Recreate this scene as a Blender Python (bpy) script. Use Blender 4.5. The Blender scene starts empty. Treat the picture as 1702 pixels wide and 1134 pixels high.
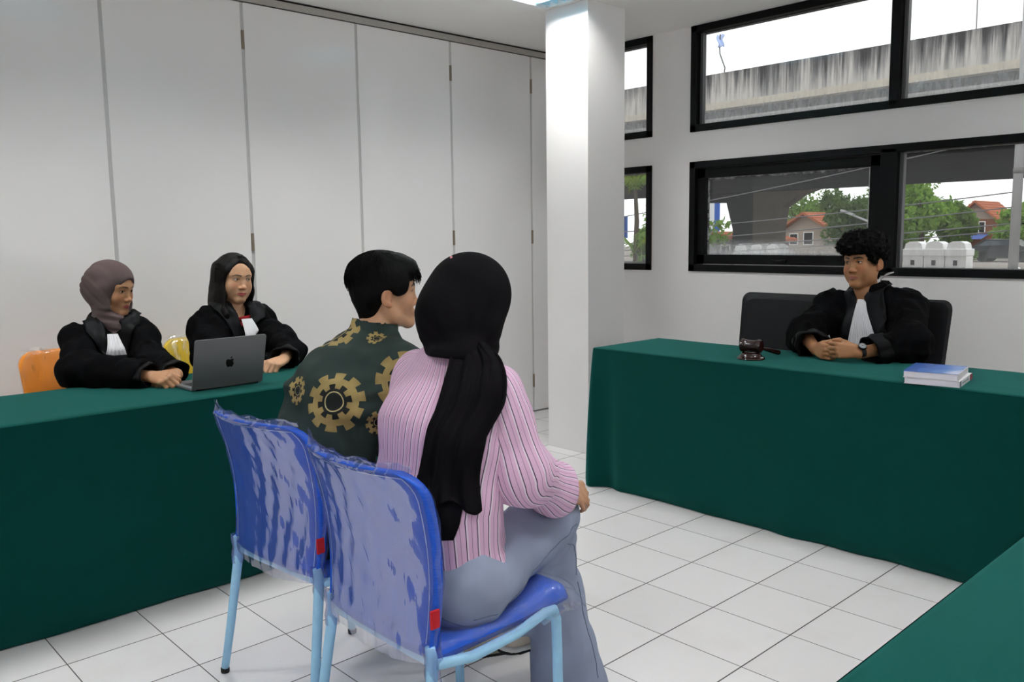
import bpy, bmesh, math, random
import numpy as np
from mathutils import Vector, Matrix

scene = bpy.context.scene
COL = scene.collection

# ------------------------------------------------------------------ camera (solved from the floor grid and the room's edges)
PITCH, ROLL, YAW = 0.121656, 0.0129883, -0.8182186
FPX = 1407.6
CAM = (2.5321, -3.4001, 1.3273)
_f = (math.sin(YAW) * math.cos(PITCH), math.cos(YAW) * math.cos(PITCH), -math.sin(PITCH))
_r = Vector((math.cos(YAW), -math.sin(YAW), 0)); _d = Vector(_f).cross(_r)
_rr = _r * math.cos(ROLL) + _d * math.sin(ROLL); _dd = -_r * math.sin(ROLL) + _d * math.cos(ROLL)
cam_data = bpy.data.cameras.new('camera'); cam = bpy.data.objects.new('camera', cam_data); COL.objects.link(cam)
_m = Matrix((_rr, -_dd, -Vector(_f))).transposed().to_4x4(); _m.translation = CAM
cam.matrix_world = _m
cam_data.sensor_fit = 'HORIZONTAL'; cam_data.sensor_width = 36; cam_data.lens = FPX / 1702 * 36
cam_data.clip_start = .02; cam_data.clip_end = 600
scene.camera = cam

# ------------------------------------------------------------------ sky light (bright overcast) and exposure
world = bpy.data.worlds.new('overcast'); scene.world = world; world.use_nodes = True
wt = world.node_tree; wt.nodes.clear()
wo = wt.nodes.new('ShaderNodeOutputWorld'); wb = wt.nodes.new('ShaderNodeBackground')
wb.inputs[0].default_value = (1.0, 0.99, 0.985, 1); wb.inputs[1].default_value = 1.7
wt.links.new(wb.outputs[0], wo.inputs[0])
scene.view_settings.view_transform = 'Standard'; scene.view_settings.look = 'None'
scene.view_settings.exposure = 0.0; scene.view_settings.gamma = 1.0; scene.view_settings.use_curve_mapping = False
scene.render.film_transparent = False
scene.cycles.use_denoising = True
scene.cycles.max_bounces = 12; scene.cycles.diffuse_bounces = 9; scene.cycles.glossy_bounces = 4
scene.cycles.transparent_max_bounces = 16; scene.cycles.transmission_bounces = 6
scene.cycles.sample_clamp_indirect = 6.0
# ------------------------------------------------------------------ helpers: vectors, scalar-field modelling, meshes
def V(*a):
    return np.array(a, float)


def unit(v):
    v = np.asarray(v, float)
    return v / max(np.linalg.norm(v), 1e-9)


def frame(fwd, up=(0, 0, 1)):
    """columns: right, forward, up"""
    f = unit(fwd)
    r = unit(np.cross(f, up))
    return np.stack([r, f, np.cross(r, f)], 1)


def rot_axis(ax, deg):
    ax = unit(ax); a = math.radians(deg)
    K = np.array([[0, -ax[2], ax[1]], [ax[2], 0, -ax[0]], [-ax[1], ax[0], 0]])
    return np.eye(3) + math.sin(a) * K + (1 - math.cos(a)) * K @ K


_LAT = np.random.RandomState(5).rand(32, 32, 32).astype(np.float32) * 2 - 1


def vnoise(P, scale=1.0, seed=0):
    """smooth value noise, P (n,3)"""
    q = P * scale + seed * 7.31
    i = np.floor(q).astype(int); f = (q - i).astype(np.float32); f = f * f * (3 - 2 * f)
    r = 0
    for dx in (0, 1):
        for dy in (0, 1):
            for dz in (0, 1):
                w = (f[:, 0] if dx else 1 - f[:, 0]) * (f[:, 1] if dy else 1 - f[:, 1]) * (f[:, 2] if dz else 1 - f[:, 2])
                r = r + w * _LAT[(i[:, 0] + dx) & 31, (i[:, 1] + dy) & 31, (i[:, 2] + dz) & 31]
    return r


def smin(a, b, k):
    if k <= 0:
        return np.minimum(a, b)
    h = np.maximum(k - np.abs(a - b), 0) / k
    return np.minimum(a, b) - h * h * k * 0.25


class Field:
    """signed distance field on a rectilinear grid, finer inside the 'fine' boxes"""
    def __init__(s, lo, hi, h, fine=()):
        s.ax = []
        for k in range(3):
            xs = [lo[k]]
            while xs[-1] < hi[k]:
                st = h
                for a, b, hf in fine:
                    if a[k] - h <= xs[-1] <= b[k]:
                        st = min(st, hf)
                xs.append(xs[-1] + st)
            s.ax.append(np.array(xs, np.float32))
        s.D = np.full([len(a) for a in s.ax], 9, np.float32)

    def op(s, lo, hi, fn, k, mode='add'):
        sl = []
        for j in range(3):
            a = np.searchsorted(s.ax[j], lo[j]); b = np.searchsorted(s.ax[j], hi[j])
            if b <= a:
                return
            sl.append(slice(a, b))
        sl = tuple(sl)
        X = s.ax[0][sl[0]][:, None, None]; Y = s.ax[1][sl[1]][None, :, None]; Z = s.ax[2][sl[2]][None, None, :]
        d = fn(X, Y, Z)
        A = s.D[sl]
        if mode == 'add':
            s.D[sl] = smin(A, d, k)
        elif mode == 'sub':
            s.D[sl] = -smin(-A, d, k)
        elif mode == 'paint':
            return sl, d

    def cone(s, a, b, ra, rb, k=0.01, mode='add'):
        a = np.asarray(a, float); b = np.asarray(b, float); ba = b - a; L = max(ba @ ba, 1e-12)
        m = max(ra, rb) + max(k, .004) + .012

        def fn(X, Y, Z):
            px, py, pz = X - a[0], Y - a[1], Z - a[2]
            t = np.clip((px * ba[0] + py * ba[1] + pz * ba[2]) / L, 0, 1)
            return np.sqrt((px - t * ba[0]) ** 2 + (py - t * ba[1]) ** 2 + (pz - t * ba[2]) ** 2) - (ra + (rb - ra) * t)
        s.op(np.minimum(a, b) - m, np.maximum(a, b) + m, fn, k, mode)

    def chain(s, pts, rad, k=0.01, mode='add'):
        for i in range(len(pts) - 1):
            s.cone(pts[i], pts[i + 1], rad[i], rad[i + 1], k, mode)

    def ell(s, c, r, R=None, k=0.01, mode='add'):
        c = np.asarray(c, float); r = np.asarray(r, float); R = np.eye(3) if R is None else R
        m = np.sqrt(((R * r) ** 2).sum(1)) + max(k, .004) + .012

        def fn(X, Y, Z):
            px, py, pz = X - c[0], Y - c[1], Z - c[2]
            q = [(px * R[0, j] + py * R[1, j] + pz * R[2, j]) / r[j] for j in range(3)]
            k0 = np.sqrt(q[0] ** 2 + q[1] ** 2 + q[2] ** 2) + 1e-6
            k1 = np.sqrt((q[0] / r[0]) ** 2 + (q[1] / r[1]) ** 2 + (q[2] / r[2]) ** 2) + 1e-6
            return k0 * (k0 - 1) / k1
        s.op(c - m, c + m, fn, k, mode)

    def econe(s, a, b, wa, wb, side, k=0.02, mode='add'):
        """elliptical cone: wa, wb = (half width along side, half depth)"""
        a = np.asarray(a, float); b = np.asarray(b, float); ba = b - a; L = max(ba @ ba, 1e-12)
        ax = unit(ba); u = unit(np.asarray(side, float) - ax * (ax @ side)); v = np.cross(ax, u)
        m = max(*wa, *wb) + max(k, .004) + .012

        def fn(X, Y, Z):
            px, py, pz = X - a[0], Y - a[1], Z - a[2]
            tt = (px * ba[0] + py * ba[1] + pz * ba[2]) / L
            t = np.clip(tt, 0, 1); e = (tt - t) * math.sqrt(L)
            pu = px * u[0] + py * u[1] + pz * u[2]; pv = px * v[0] + py * v[1] + pz * v[2]
            w = wa[0] + (wb[0] - wa[0]) * t; d = wa[1] + (wb[1] - wa[1]) * t
            mn = np.minimum(w, d)
            q = np.sqrt((pu / w) ** 2 + (pv / d) ** 2 + (e / mn) ** 2)
            return (q - 1) * mn
        s.op(np.minimum(a, b) - m, np.maximum(a, b) + m, fn, k, mode)

    def box(s, c, half, R=None, rnd=0.005, k=0.0, mode='add'):
        c = np.asarray(c, float); R = np.eye(3) if R is None else R; half = np.asarray(half, float)
        m = np.abs(R * half).sum(1) + max(k, .004) + .012

        def fn(X, Y, Z):
            px, py, pz = X - c[0], Y - c[1], Z - c[2]
            q = [np.abs(px * R[0, j] + py * R[1, j] + pz * R[2, j]) - half[j] + rnd for j in range(3)]
            o = np.sqrt(sum(np.maximum(x, 0) ** 2 for x in q))
            return o + np.minimum(np.maximum(np.maximum(q[0], q[1]), q[2]), 0) - rnd
        s.op(c - m, c + m, fn, k, mode)

    def halfspace(s, p, n, k=0.0):
        """keep the side n points away from"""
        p = np.asarray(p, float); n = unit(n)
        d = (s.ax[0][:, None, None] - p[0]) * n[0] + (s.ax[1][None, :, None] - p[1]) * n[1] + (s.ax[2][None, None, :] - p[2]) * n[2]
        s.D = -smin(-s.D, -d.astype(np.float32), k)

    def displace(s, fn, band=0.04):
        I = np.nonzero(np.abs(s.D) < band)
        P = np.stack([s.ax[j][I[j]] for j in range(3)], 1)
        s.D[I] += fn(P).astype(np.float32)

    def mesh(s, smooth=1):
        D = s.D
        D = np.pad(D, 1, constant_values=9)
        ax = [np.concatenate([[a[0] - .01], a, [a[-1] + .01]]) for a in s.ax]
        S = D < 0
        c = [S[i:S.shape[0] - 1 + i, j:S.shape[1] - 1 + j, k:S.shape[2] - 1 + k] for i in (0, 1) for j in (0, 1) for k in (0, 1)]
        al = c[0].copy(); an = c[0].copy()
        for q in c[1:]:
            al &= q; an |= q
        I, J, K = np.nonzero(an & ~al)
        n = len(I)
        ids = np.full([q - 1 for q in S.shape], -1, np.int32); ids[I, J, K] = np.arange(n)
        acc = np.zeros((n, 3)); cnt = np.zeros(n)
        for axis in range(3):
            o = [q for q in range(3) if q != axis]
            for u in (0, 1):
                for v in (0, 1):
                    off = [0, 0, 0]; off[o[0]] = u; off[o[1]] = v
                    i0 = [I + off[0], J + off[1], K + off[2]]
                    i1 = list(i0); i1[axis] = i1[axis] + 1
                    d0 = D[tuple(i0)]; d1 = D[tuple(i1)]
                    m = (d0 < 0) != (d1 < 0)
                    t = np.where(m, d0 / np.where(m, d0 - d1, 1), 0)
                    for q in range(3):
                        p = ax[q][i0[q]] + (t * (ax[q][i1[q]] - ax[q][i0[q]]) if q == axis else 0)
                        acc[:, q] += np.where(m, p, 0)
                    cnt += m
        P = acc / cnt[:, None]
        F = []
        for axis in range(3):
            o = [(axis + 1) % 3, (axis + 2) % 3]
            s0 = [slice(1, q - 1) for q in S.shape]; s1 = list(s0)
            s0[axis] = slice(0, S.shape[axis] - 1); s1[axis] = slice(1, S.shape[axis])
            A = S[tuple(s0)]; B = S[tuple(s1)]
            W = np.nonzero(A != B)
            e = [W[q] + (0 if q == axis else 1) for q in range(3)]
            flip = A[W]
            quad = []
            for du, dv in ((0, 0), (-1, 0), (-1, -1), (0, -1)):
                cc = list(e); cc[o[0]] = cc[o[0]] + du; cc[o[1]] = cc[o[1]] + dv
                quad.append(ids[tuple(cc)])
            Q = np.stack(quad, 1)
            F.append(np.where(flip[:, None], Q, Q[:, ::-1]))
        F = np.concatenate(F)
        F = F[(F >= 0).all(1)]
        for it in range(smooth):
            for lam in (0.5, -0.52):
                sm = np.zeros_like(P); ct = np.zeros(n)
                for a, b in ((0, 1), (1, 2), (2, 3), (3, 0)):
                    for q in range(3):
                        sm[:, q] += np.bincount(F[:, a], P[F[:, b], q], n) + np.bincount(F[:, b], P[F[:, a], q], n)
                    ct += np.bincount(F[:, a], minlength=n) + np.bincount(F[:, b], minlength=n)
                P = P + lam * (sm / np.maximum(ct, 1)[:, None] - P)
        return P, F


def np_mesh(name, P, F, mat, parent=None, smooth=True, color=None, uv=None, origin=None):
    """one mesh object from arrays; P world coordinates, F (n,3|4)"""
    P = np.asarray(P, float); F = np.asarray(F)
    o = np.zeros(3)
    if parent is not None:
        o = np.array(parent.get('_o', (0, 0, 0)), float)
    elif origin is not None:
        o = np.asarray(origin, float)
    m = bpy.data.meshes.new(name)
    m.vertices.add(len(P)); m.vertices.foreach_set('co', (P - o).astype(np.float32).ravel())
    w = F.shape[1]
    m.loops.add(F.size); m.loops.foreach_set('vertex_index', F.astype(np.int32).ravel())
    m.polygons.add(len(F)); m.polygons.foreach_set('loop_start', np.arange(0, F.size, w, dtype=np.int32))
    m.update(calc_edges=True); m.validate()
    if smooth:
        m.polygons.foreach_set('use_smooth', np.ones(len(m.polygons), bool))
    if color is not None:
        a = m.color_attributes.new('Col', 'FLOAT_COLOR', 'POINT')
        c = np.concatenate([color, np.ones((len(P), 1))], 1).astype(np.float32)
        a.data.foreach_set('color', c.ravel())
    if uv is not None:
        a = m.attributes.new('st', 'FLOAT_VECTOR', 'POINT')
        a.data.foreach_set('vector', np.asarray(uv, np.float32).ravel())
    for q in (mat if isinstance(mat, (list, tuple)) else [mat]):
        m.materials.append(q)
    ob = bpy.data.objects.new(name, m); COL.objects.link(ob)
    if parent is not None:
        ob.parent = parent
    elif origin is not None:
        ob.location = o
    return ob


def empty(name, loc, label=None, cat=None, group=None):
    e = bpy.data.objects.new(name, None); COL.objects.link(e)
    e.location = loc; e.empty_display_size = .1
    e['_o'] = [float(q) for q in loc]
    tag(e, label, cat, group)
    return e


def sub_origin(ob, par):
    ob['_o'] = list(par['_o']); return ob


def tag(o, label=None, cat=None, group=None, kind=None):
    if label: o['label'] = label
    if cat: o['category'] = cat
    if group: o['group'] = group
    if kind: o['kind'] = kind
    return o


class MB:
    """collects boxes, tubes, lathes, grids as ONE mesh"""
    def __init__(s):
        s.v = []; s.f = []; s.n = 0

    def add(s, v, f):
        s.v.append(np.asarray(v, float)); s.f += [tuple(int(i) + s.n for i in q) for q in f]; s.n += len(v)
        return s

    def box(s, lo, hi, R=None, c=None):
        lo = np.array(lo, float); hi = np.array(hi, float)
        v = np.array([[x, y, z] for x in (lo[0], hi[0]) for y in (lo[1], hi[1]) for z in (lo[2], hi[2])])
        if R is not None: v = v @ np.asarray(R).T
        if c is not None: v = v + c
        return s.add(v, [(0, 1, 3, 2), (4, 6, 7, 5), (0, 4, 5, 1), (2, 3, 7, 6), (0, 2, 6, 4), (1, 5, 7, 3)])

    def bevbox(s, lo, hi, b=0.004, R=None, c=None, seg=2):
        bm = bmesh.new(); bmesh.ops.create_cube(bm, size=1)
        lo = np.array(lo, float); hi = np.array(hi, float)
        for v in bm.verts: v.co = [(lo[k] + hi[k]) / 2 + v.co[k] * (hi[k] - lo[k]) for k in range(3)]
        bmesh.ops.bevel(bm, geom=bm.edges[:], offset=b, segments=seg, affect='EDGES', profile=.5)
        bm.verts.index_update()
        v = np.array([q.co[:] for q in bm.verts]); f = [[q.index for q in p.verts] for p in bm.faces]; bm.free()
        if R is not None: v = v @ np.asarray(R).T
        if c is not None: v = v + c
        return s.add(v, f)

    def tube(s, pts, rad, n=12, cap=True, closed=False):
        pts = np.asarray(pts, float); m = len(pts)
        rad = np.full(m, rad) if np.isscalar(rad) else np.asarray(rad)
        T = np.gradient(pts, axis=0) if not closed else np.roll(pts, -1, 0) - np.roll(pts, 1, 0)
        T /= np.linalg.norm(T, axis=1)[:, None] + 1e-12
        u = np.cross(T[0], (0, 0, 1)) if abs(T[0][2]) < .9 else np.cross(T[0], (1, 0, 0))
        u = unit(u); vs = []
        for i in range(m):
            u = unit(u - T[i] * (u @ T[i])); w = np.cross(T[i], u)
            for k in range(n):
                a = 2 * math.pi * k / n
                vs.append(pts[i] + rad[i] * (math.cos(a) * u + math.sin(a) * w))
        f = [(i % m * n + k, i % m * n + (k + 1) % n, (i + 1) % m * n + (k + 1) % n, (i + 1) % m * n + k) for i in range(m if closed else m - 1) for k in range(n)]
        if cap and not closed:
            f += [tuple(range(n))[::-1], tuple((m - 1) * n + k for k in range(n))]
        return s.add(vs, f)

    def lathe(s, prof, n=28, R=None, c=(0, 0, 0)):
        vs = []; m = len(prof)
        for r_, z in prof:
            for k in range(n):
                a = 2 * math.pi * k / n; vs.append((max(r_, 1e-5) * math.cos(a), max(r_, 1e-5) * math.sin(a), z))
        v = np.array(vs)
        if R is not None: v = v @ np.asarray(R).T
        v = v + np.asarray(c)
        f = [(i * n + k, i * n + (k + 1) % n, (i + 1) * n + (k + 1) % n, (i + 1) * n + k) for i in range(m - 1) for k in range(n)]
        f += [tuple(range(n))[::-1], tuple((m - 1) * n + k for k in range(n))]
        return s.add(v, f)

    def grid(s, G, close_u=False):
        """G (nu,nv,3)"""
        nu, nv = G.shape[:2]
        f = [(i % nu * nv + j, (i + 1) % nu * nv + j, (i + 1) % nu * nv + j + 1, i % nu * nv + j + 1) for i in range(nu if close_u else nu - 1) for j in range(nv - 1)]
        return s.add(G.reshape(-1, 3), f)

    def prism(s, poly, h0, h1, R=None, c=None):
        """closed outline in local xy, extruded along local z"""
        n = len(poly)
        v = np.array([(x, y, h0) for x, y in poly] + [(x, y, h1) for x, y in poly], float)
        if R is not None: v = v @ np.asarray(R).T
        if c is not None: v = v + c
        f = [tuple(range(n))[::-1], tuple(range(n, 2 * n))] + [(k, (k + 1) % n, n + (k + 1) % n, n + k) for k in range(n)]
        return s.add(v, f)

    def build(s, name, mat, parent=None, smooth=False, origin=None):
        o = np.zeros(3)
        if parent is not None: o = np.array(parent.get('_o', (0, 0, 0)), float)
        elif origin is not None: o = np.asarray(origin, float)
        m = bpy.data.meshes.new(name)
        m.from_pydata((np.concatenate(s.v) - o).tolist(), [], s.f)
        m.validate()
        for q in (mat if isinstance(mat, (list, tuple)) else [mat]): m.materials.append(q)
        if smooth:
            m.polygons.foreach_set('use_smooth', np.ones(len(m.polygons), bool))
        ob = bpy.data.objects.new(name, m); COL.objects.link(ob)
        if smooth == 'auto':
            md = ob.modifiers.new('edges', 'EDGE_SPLIT'); md.split_angle = math.radians(38)
        if parent is not None: ob.parent = parent
        elif origin is not None: ob.location = o
        if parent is not None: ob['_o'] = list(map(float, o))
        return ob


# ------------------------------------------------------------------ node helpers
class NT:
    def __init__(s, name):
        s.m = bpy.data.materials.new(name); s.m.use_nodes = True
        s.t = s.m.node_tree; s.t.nodes.clear()
        s.out = s.t.nodes.new('ShaderNodeOutputMaterial')

    def n(s, typ, ins=None, **kw):
        x = s.t.nodes.new(typ)
        for k, v in kw.items(): setattr(x, k, v)
        for k, v in (ins or {}).items():
            s.set(x.inputs[k], v)
        return x

    def set(s, sock, v):
        if isinstance(v, bpy.types.NodeSocket): s.t.links.new(v, sock)
        else: sock.default_value = v

    def math(s, op, a, b=0.0, c=None, clamp=False):
        x = s.t.nodes.new('ShaderNodeMath'); x.operation = op; x.use_clamp = clamp
        s.set(x.inputs[0], a); s.set(x.inputs[1], b)
        if c is not None: s.set(x.inputs[2], c)
        return x.outputs[0]

    def mix(s, f, a, b):
        x = s.t.nodes.new('ShaderNodeMix'); x.data_type = 'RGBA'
        s.set(x.inputs[0], f); s.set(x.inputs[6], a); s.set(x.inputs[7], b)
        return x.outputs[2]

    def ramp(s, f, stops):
        x = s.t.nodes.new('ShaderNodeValToRGB'); cr = x.color_ramp
        while len(cr.elements) < len(stops): cr.elements.new(.5)
        for e, (p, c) in zip(cr.elements, stops): e.position = p; e.color = c if len(c) == 4 else (*c, 1)
        s.set(x.inputs[0], f)
        return x.outputs[0]

    def noise(s, scale, detail=2, vec=None, rough=.5, out=0):
        x = s.n('ShaderNodeTexNoise', {'Scale': scale, 'Detail': detail, 'Roughness': rough})
        if vec is not None: s.set(x.inputs['Vector'], vec)
        return x.outputs[out]

    def pos(s):
        return s.n('ShaderNodeNewGeometry').outputs['Position']

    def obj(s):
        return s.n('ShaderNodeTexCoord').outputs['Object']

    def xyz(s, v):
        return s.n('ShaderNodeSeparateXYZ', {0: v}).outputs

    def scale(s, v, k):
        x = s.n('ShaderNodeVectorMath', operation='MULTIPLY'); s.set(x.inputs[0], v); x.inputs[1].default_value = k
        return x.outputs[0]

    def bump(s, h, strength=.3, dist=.01):
        return s.n('ShaderNodeBump', {'Height': h, 'Strength': strength, 'Distance': dist}).outputs[0]

    def pbr(s, color, rough=.6, spec=.5, metal=0, bump=None, **kw):
        p = s.n('ShaderNodeBsdfPrincipled')
        s.set(p.inputs['Base Color'], color if isinstance(color, bpy.types.NodeSocket) or len(color) == 4 else (*color, 1))
        s.set(p.inputs['Roughness'], rough); s.set(p.inputs['Metallic'], metal)
        s.set(p.inputs['Specular IOR Level'], spec)
        if bump is not None: s.set(p.inputs['Normal'], bump)
        for k, v in kw.items(): s.set(p.inputs[k], v)
        s.t.links.new(p.outputs[0], s.out.inputs[0])
        return s.m


def simple(name, color, rough=.5, spec=.5, metal=0, var=.06, scale=30, bump=0, bscale=200, **kw):
    t = NT(name); o = t.obj()
    n = t.noise(scale, 3, o)
    dark = tuple(q * (1 - var) for q in color); lite = tuple(min(1, q * (1 + var)) for q in color)
    c = t.mix(n, (*dark, 1), (*lite, 1))
    b = t.bump(t.noise(bscale, 2, o), bump, .002) if bump else None
    return t.pbr(c, rough, spec, metal, b, **kw)
# ------------------------------------------------------------------ materials
MAT = {}


def skin_material():
    t = NT('skin')
    c = t.n('ShaderNodeAttribute', attribute_name='Col').outputs[0]
    b = t.bump(t.noise(420, 3, t.obj()), .12, .002)
    return t.pbr(c, .48, .4, 0, b)


def fabric(name, color, rough=.85, spec=.2, weave=900, bump=.25, var=.08, sheen=.0, soft=14, tint=(1, 1, 1)):
    t = NT(name); o = t.obj()
    n = t.noise(soft, 3, o); n2 = t.noise(weave, 1, o)
    c = t.mix(n, tuple(q * (1 - var) for q in color) + (1,), tuple(min(1, q * (1 + var)) for q in color) + (1,))
    b = t.bump(n2, bump, .0015)
    return t.pbr(c, rough, spec, 0, b, **({'Sheen Weight': sheen, 'Sheen Tint': (*tint, 1), 'Sheen Roughness': .55} if sheen else {}))


MAT['skin'] = skin_material()
MAT['eye_white'] = simple('eye_white', (.62, .57, .52), .25, .5)
MAT['iris'] = simple('iris', (.035, .018, .010), .2, .5)
MAT['pupil'] = simple('pupil', (.004, .004, .004), .15, .6)
MAT['hair'] = simple('black_hair', (.0026, .0023, .0023), .55, .09, var=.3, scale=60)
MAT['brown_hair'] = simple('dark_brown_hair', (.0040, .0030, .0028), .5, .08, var=.3, scale=60)
MAT['hair_strand'] = simple('dark_brown_hair_strands', (.0060, .0042, .0036), .48, .10, var=.5, scale=50)
MAT['robe'] = fabric('black_robe_cloth', (.0022, .0022, .0026), .85, .035)
MAT['satin'] = fabric('black_satin', (.0026, .0026, .0032), .55, .09, 500, .1)
MAT['white_cloth'] = fabric('white_pleated_cloth', (.70, .70, .73), .85, .2)
MAT['red_cloth'] = fabric('red_blouse', (.30, .012, .016), .8, .2)
MAT['mauve'] = fabric('mauve_jersey', (.105, .074, .074), .9, .15, var=.12)
MAT['black_jersey'] = fabric('black_jersey', (.0034, .0027, .0036), .88, .08, 700, .3)
MAT['denim'] = fabric('washed_denim', (.31, .355, .475), .9, .12, 1400, .45, var=.2, soft=9)
MAT['dark_trousers'] = fabric('dark_trousers', (.012, .013, .016), .85, .15)
# ------------------------------------------------------------------ the room
CEIL = 2.685; XP = -2.0; YW = 1.42; X1 = 6.2; Y0 = -6.2


def tile_floor():
    t = NT('white_floor_tiles'); p = t.xyz(t.pos())
    T = .30

    def line(v, w):
        f = t.math('FRACT', t.math('ADD', t.math('DIVIDE', v, T), .5))
        d = t.math('MULTIPLY', t.math('ABSOLUTE', t.math('SUBTRACT', f, .5)), T)
        return t.math('SUBTRACT', 1.0, t.math('SMOOTHSTEP' if False else 'MULTIPLY', t.math('SUBTRACT', d, w * .6), 1 / (w * .5), clamp=True), clamp=True)
    g = t.math('MAXIMUM', line(p[0], .0026), line(p[1], .0019))
    cell = t.n('ShaderNodeCombineXYZ', {0: t.math('FLOOR', t.math('DIVIDE', p[0], T)), 1: t.math('FLOOR', t.math('DIVIDE', p[1], T))}).outputs[0]
    wn = t.n('ShaderNodeTexWhiteNoise', {0: cell}).outputs[0]
    dirt = t.math('MULTIPLY', t.math('SUBTRACT', t.noise(2.2, 5, t.pos(), .62), .55, clamp=True), 1.2, clamp=True)
    spots = t.math('GREATER_THAN', t.noise(26, 3, t.pos(), .6), .735)
    c = t.mix(wn, (.80, .785, .795, 1), (.85, .835, .845, 1))
    c = t.mix(dirt, c, (.60, .57, .53, 1))
    c = t.mix(t.math('MULTIPLY', spots, .35), c, (.42, .40, .36, 1))
    c = t.mix(g, c, (.055, .048, .052, 1))
    b = t.bump(t.math('SUBTRACT', 1.0, g), .4, .002)
    r = t.math('ADD', .30, t.math('MULTIPLY', t.noise(7, 3, t.pos()), .12))
    return t.pbr(c, r, .42, 0, b)


MAT['floor'] = tile_floor()
MAT['wall'] = simple('painted_wall', (.86, .845, .84), .75, .25, var=.03, scale=3, bump=.06, bscale=90)
MAT['ceiling'] = simple('ceiling_paint', (.92, .905, .88), .85, .2, var=.02, scale=3)
MAT['panel'] = simple('glossy_white_panel', (.87, .86, .855), .11, .5, var=.015, scale=1.5, bump=.02, bscale=5)
MAT['seam'] = simple('grey_seal', (.58, .575, .57), .5, .4)
MAT['hinge'] = simple('bronze_hinge', (.27, .22, .17), .45, .5, .4)
MAT['track'] = simple('aluminium_track', (.48, .46, .43), .4, .5, .5)
MAT['dark_gap'] = simple('dark_gap', (.02, .016, .014), .8, .2)
MAT['black_frame'] = simple('black_window_frame', (.0028, .0028, .003), .5, .14, var=.2)
MAT['grey_groove'] = simple('grey_aluminium_channel', (.16, .16, .165), .4, .5, .4)
MAT['green'] = fabric('green_tablecloth', (.0014, .036, .030), .9, .03, 700, .3, var=.10, sheen=.23, tint=(.18, .76, .69))
MAT['white_enamel'] = simple('white_enamel', (.82, .83, .83), .35, .5)


def glass_material(name, edge, haze):
    """window pane: clear, a little reflective, with whitish grime towards its painted edges"""
    t = NT(name)
    uv = t.xyz(t.n('ShaderNodeAttribute', attribute_name='st').outputs[1])     # x,y: metres to the nearest pane edge; z = pane seed
    o = t.pos()
    wob = t.math('MULTIPLY', t.math('SUBTRACT', t.noise(17, 6, o, .7), .5), edge * 4.0)
    d = t.math('MINIMUM', uv[0], uv[1])
    rim = t.math('SUBTRACT', 1.0, t.math('DIVIDE', t.math('ADD', d, wob), max(edge, .001)), clamp=True)
    low = t.math('SUBTRACT', 1.0, t.math('DIVIDE', uv[2], haze[1]), clamp=True)
    streak = t.noise(14, 5, t.scale(o, (3, 1, .8)), .65)
    film = t.math('MULTIPLY', t.math('MULTIPLY', t.math('POWER', low, 1.3), streak), haze[0], clamp=True)
    spk = t.math('MULTIPLY', t.math('GREATER_THAN', t.noise(45, 1, o), .80), .5)
    mask = t.math('MAXIMUM', t.math('MAXIMUM', t.math('MULTIPLY', rim, .75), t.math('MAXIMUM', film, .045)), t.math('MULTIPLY', spk, t.math('ADD', t.math('MULTIPLY', rim, .8), .12)))
    tr = t.n('ShaderNodeBsdfTransparent', {0: (.93, .95, .95, 1)}).outputs[0]
    gl = t.n('ShaderNodeBsdfGlossy', {'Roughness': .02}).outputs[0]
    df = t.n('ShaderNodeBsdfTranslucent', {0: (.75, .78, .80, 1)}).outputs[0]
    d2 = t.n('ShaderNodeBsdfDiffuse', {0: (.75, .77, .78, 1)}).outputs[0]
    dm = t.n('ShaderNodeMixShader', {0: .5, 1: df, 2: d2}).outputs[0]
    fr = t.math('MULTIPLY', t.n('ShaderNodeFresnel', {0: 1.45}).outputs[0], .8)
    a = t.n('ShaderNodeMixShader', {0: fr, 1: tr, 2: gl}).outputs[0]
    b = t.n('ShaderNodeMixShader', {0: t.math('MULTIPLY', mask, .8), 1: a, 2: dm}).outputs[0]
    t.t.links.new(b, t.out.inputs[0])
    return t.m


MAT['glass_clean'] = glass_material('window_glass', .004, (.35, .22))
MAT['glass_upper'] = glass_material('weathered_window_glass', .006, (.95, .30))
MAT['glass_grimy'] = glass_material('grimy_window_glass', .020, (1.15, .13))


def struct(o, label=None):
    tag(o, label, 'room', None, 'structure'); return o


struct(MB().box((XP - .4, Y0, -.08), (X1, YW + .14, 0)).build('floor', MAT['floor']), 'white square tile floor with dark grout')
struct(MB().box((XP - .4, Y0, CEIL), (X1, YW + .14, CEIL + .1)).build('ceiling', MAT['ceiling'])) if False else None

# ceiling with openings for the recessed lamps
LAMPS = [(-.86, .07), (-.86, -1.95), (-.86, -3.97), (1.93, .07), (1.93, -1.95), (1.93, -3.97), (4.72, -1.95)]  # unseen ones with no reflection on the panels are added to brighten the walls
LH = .30
xs = sorted({XP - .4, X1} | {q for x, y in LAMPS for q in (round(x - LH, 3), round(x + LH, 3))})
ys = sorted({Y0, YW + .14} | {q for x, y in LAMPS for q in (round(y - LH, 3), round(y + LH, 3))})
cm = MB()
for i in range(len(xs) - 1):
    for j in range(len(ys) - 1):
        cx, cy = (xs[i] + xs[i + 1]) / 2, (ys[j] + ys[j + 1]) / 2
        if any(abs(cx - x) < LH and abs(cy - y) < LH for x, y in LAMPS): continue
        cm.box((xs[i], ys[j], CEIL), (xs[i + 1], ys[j + 1], CEIL + .09))
struct(cm.build('ceiling', MAT['ceiling']), 'pale grey painted ceiling')

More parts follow.
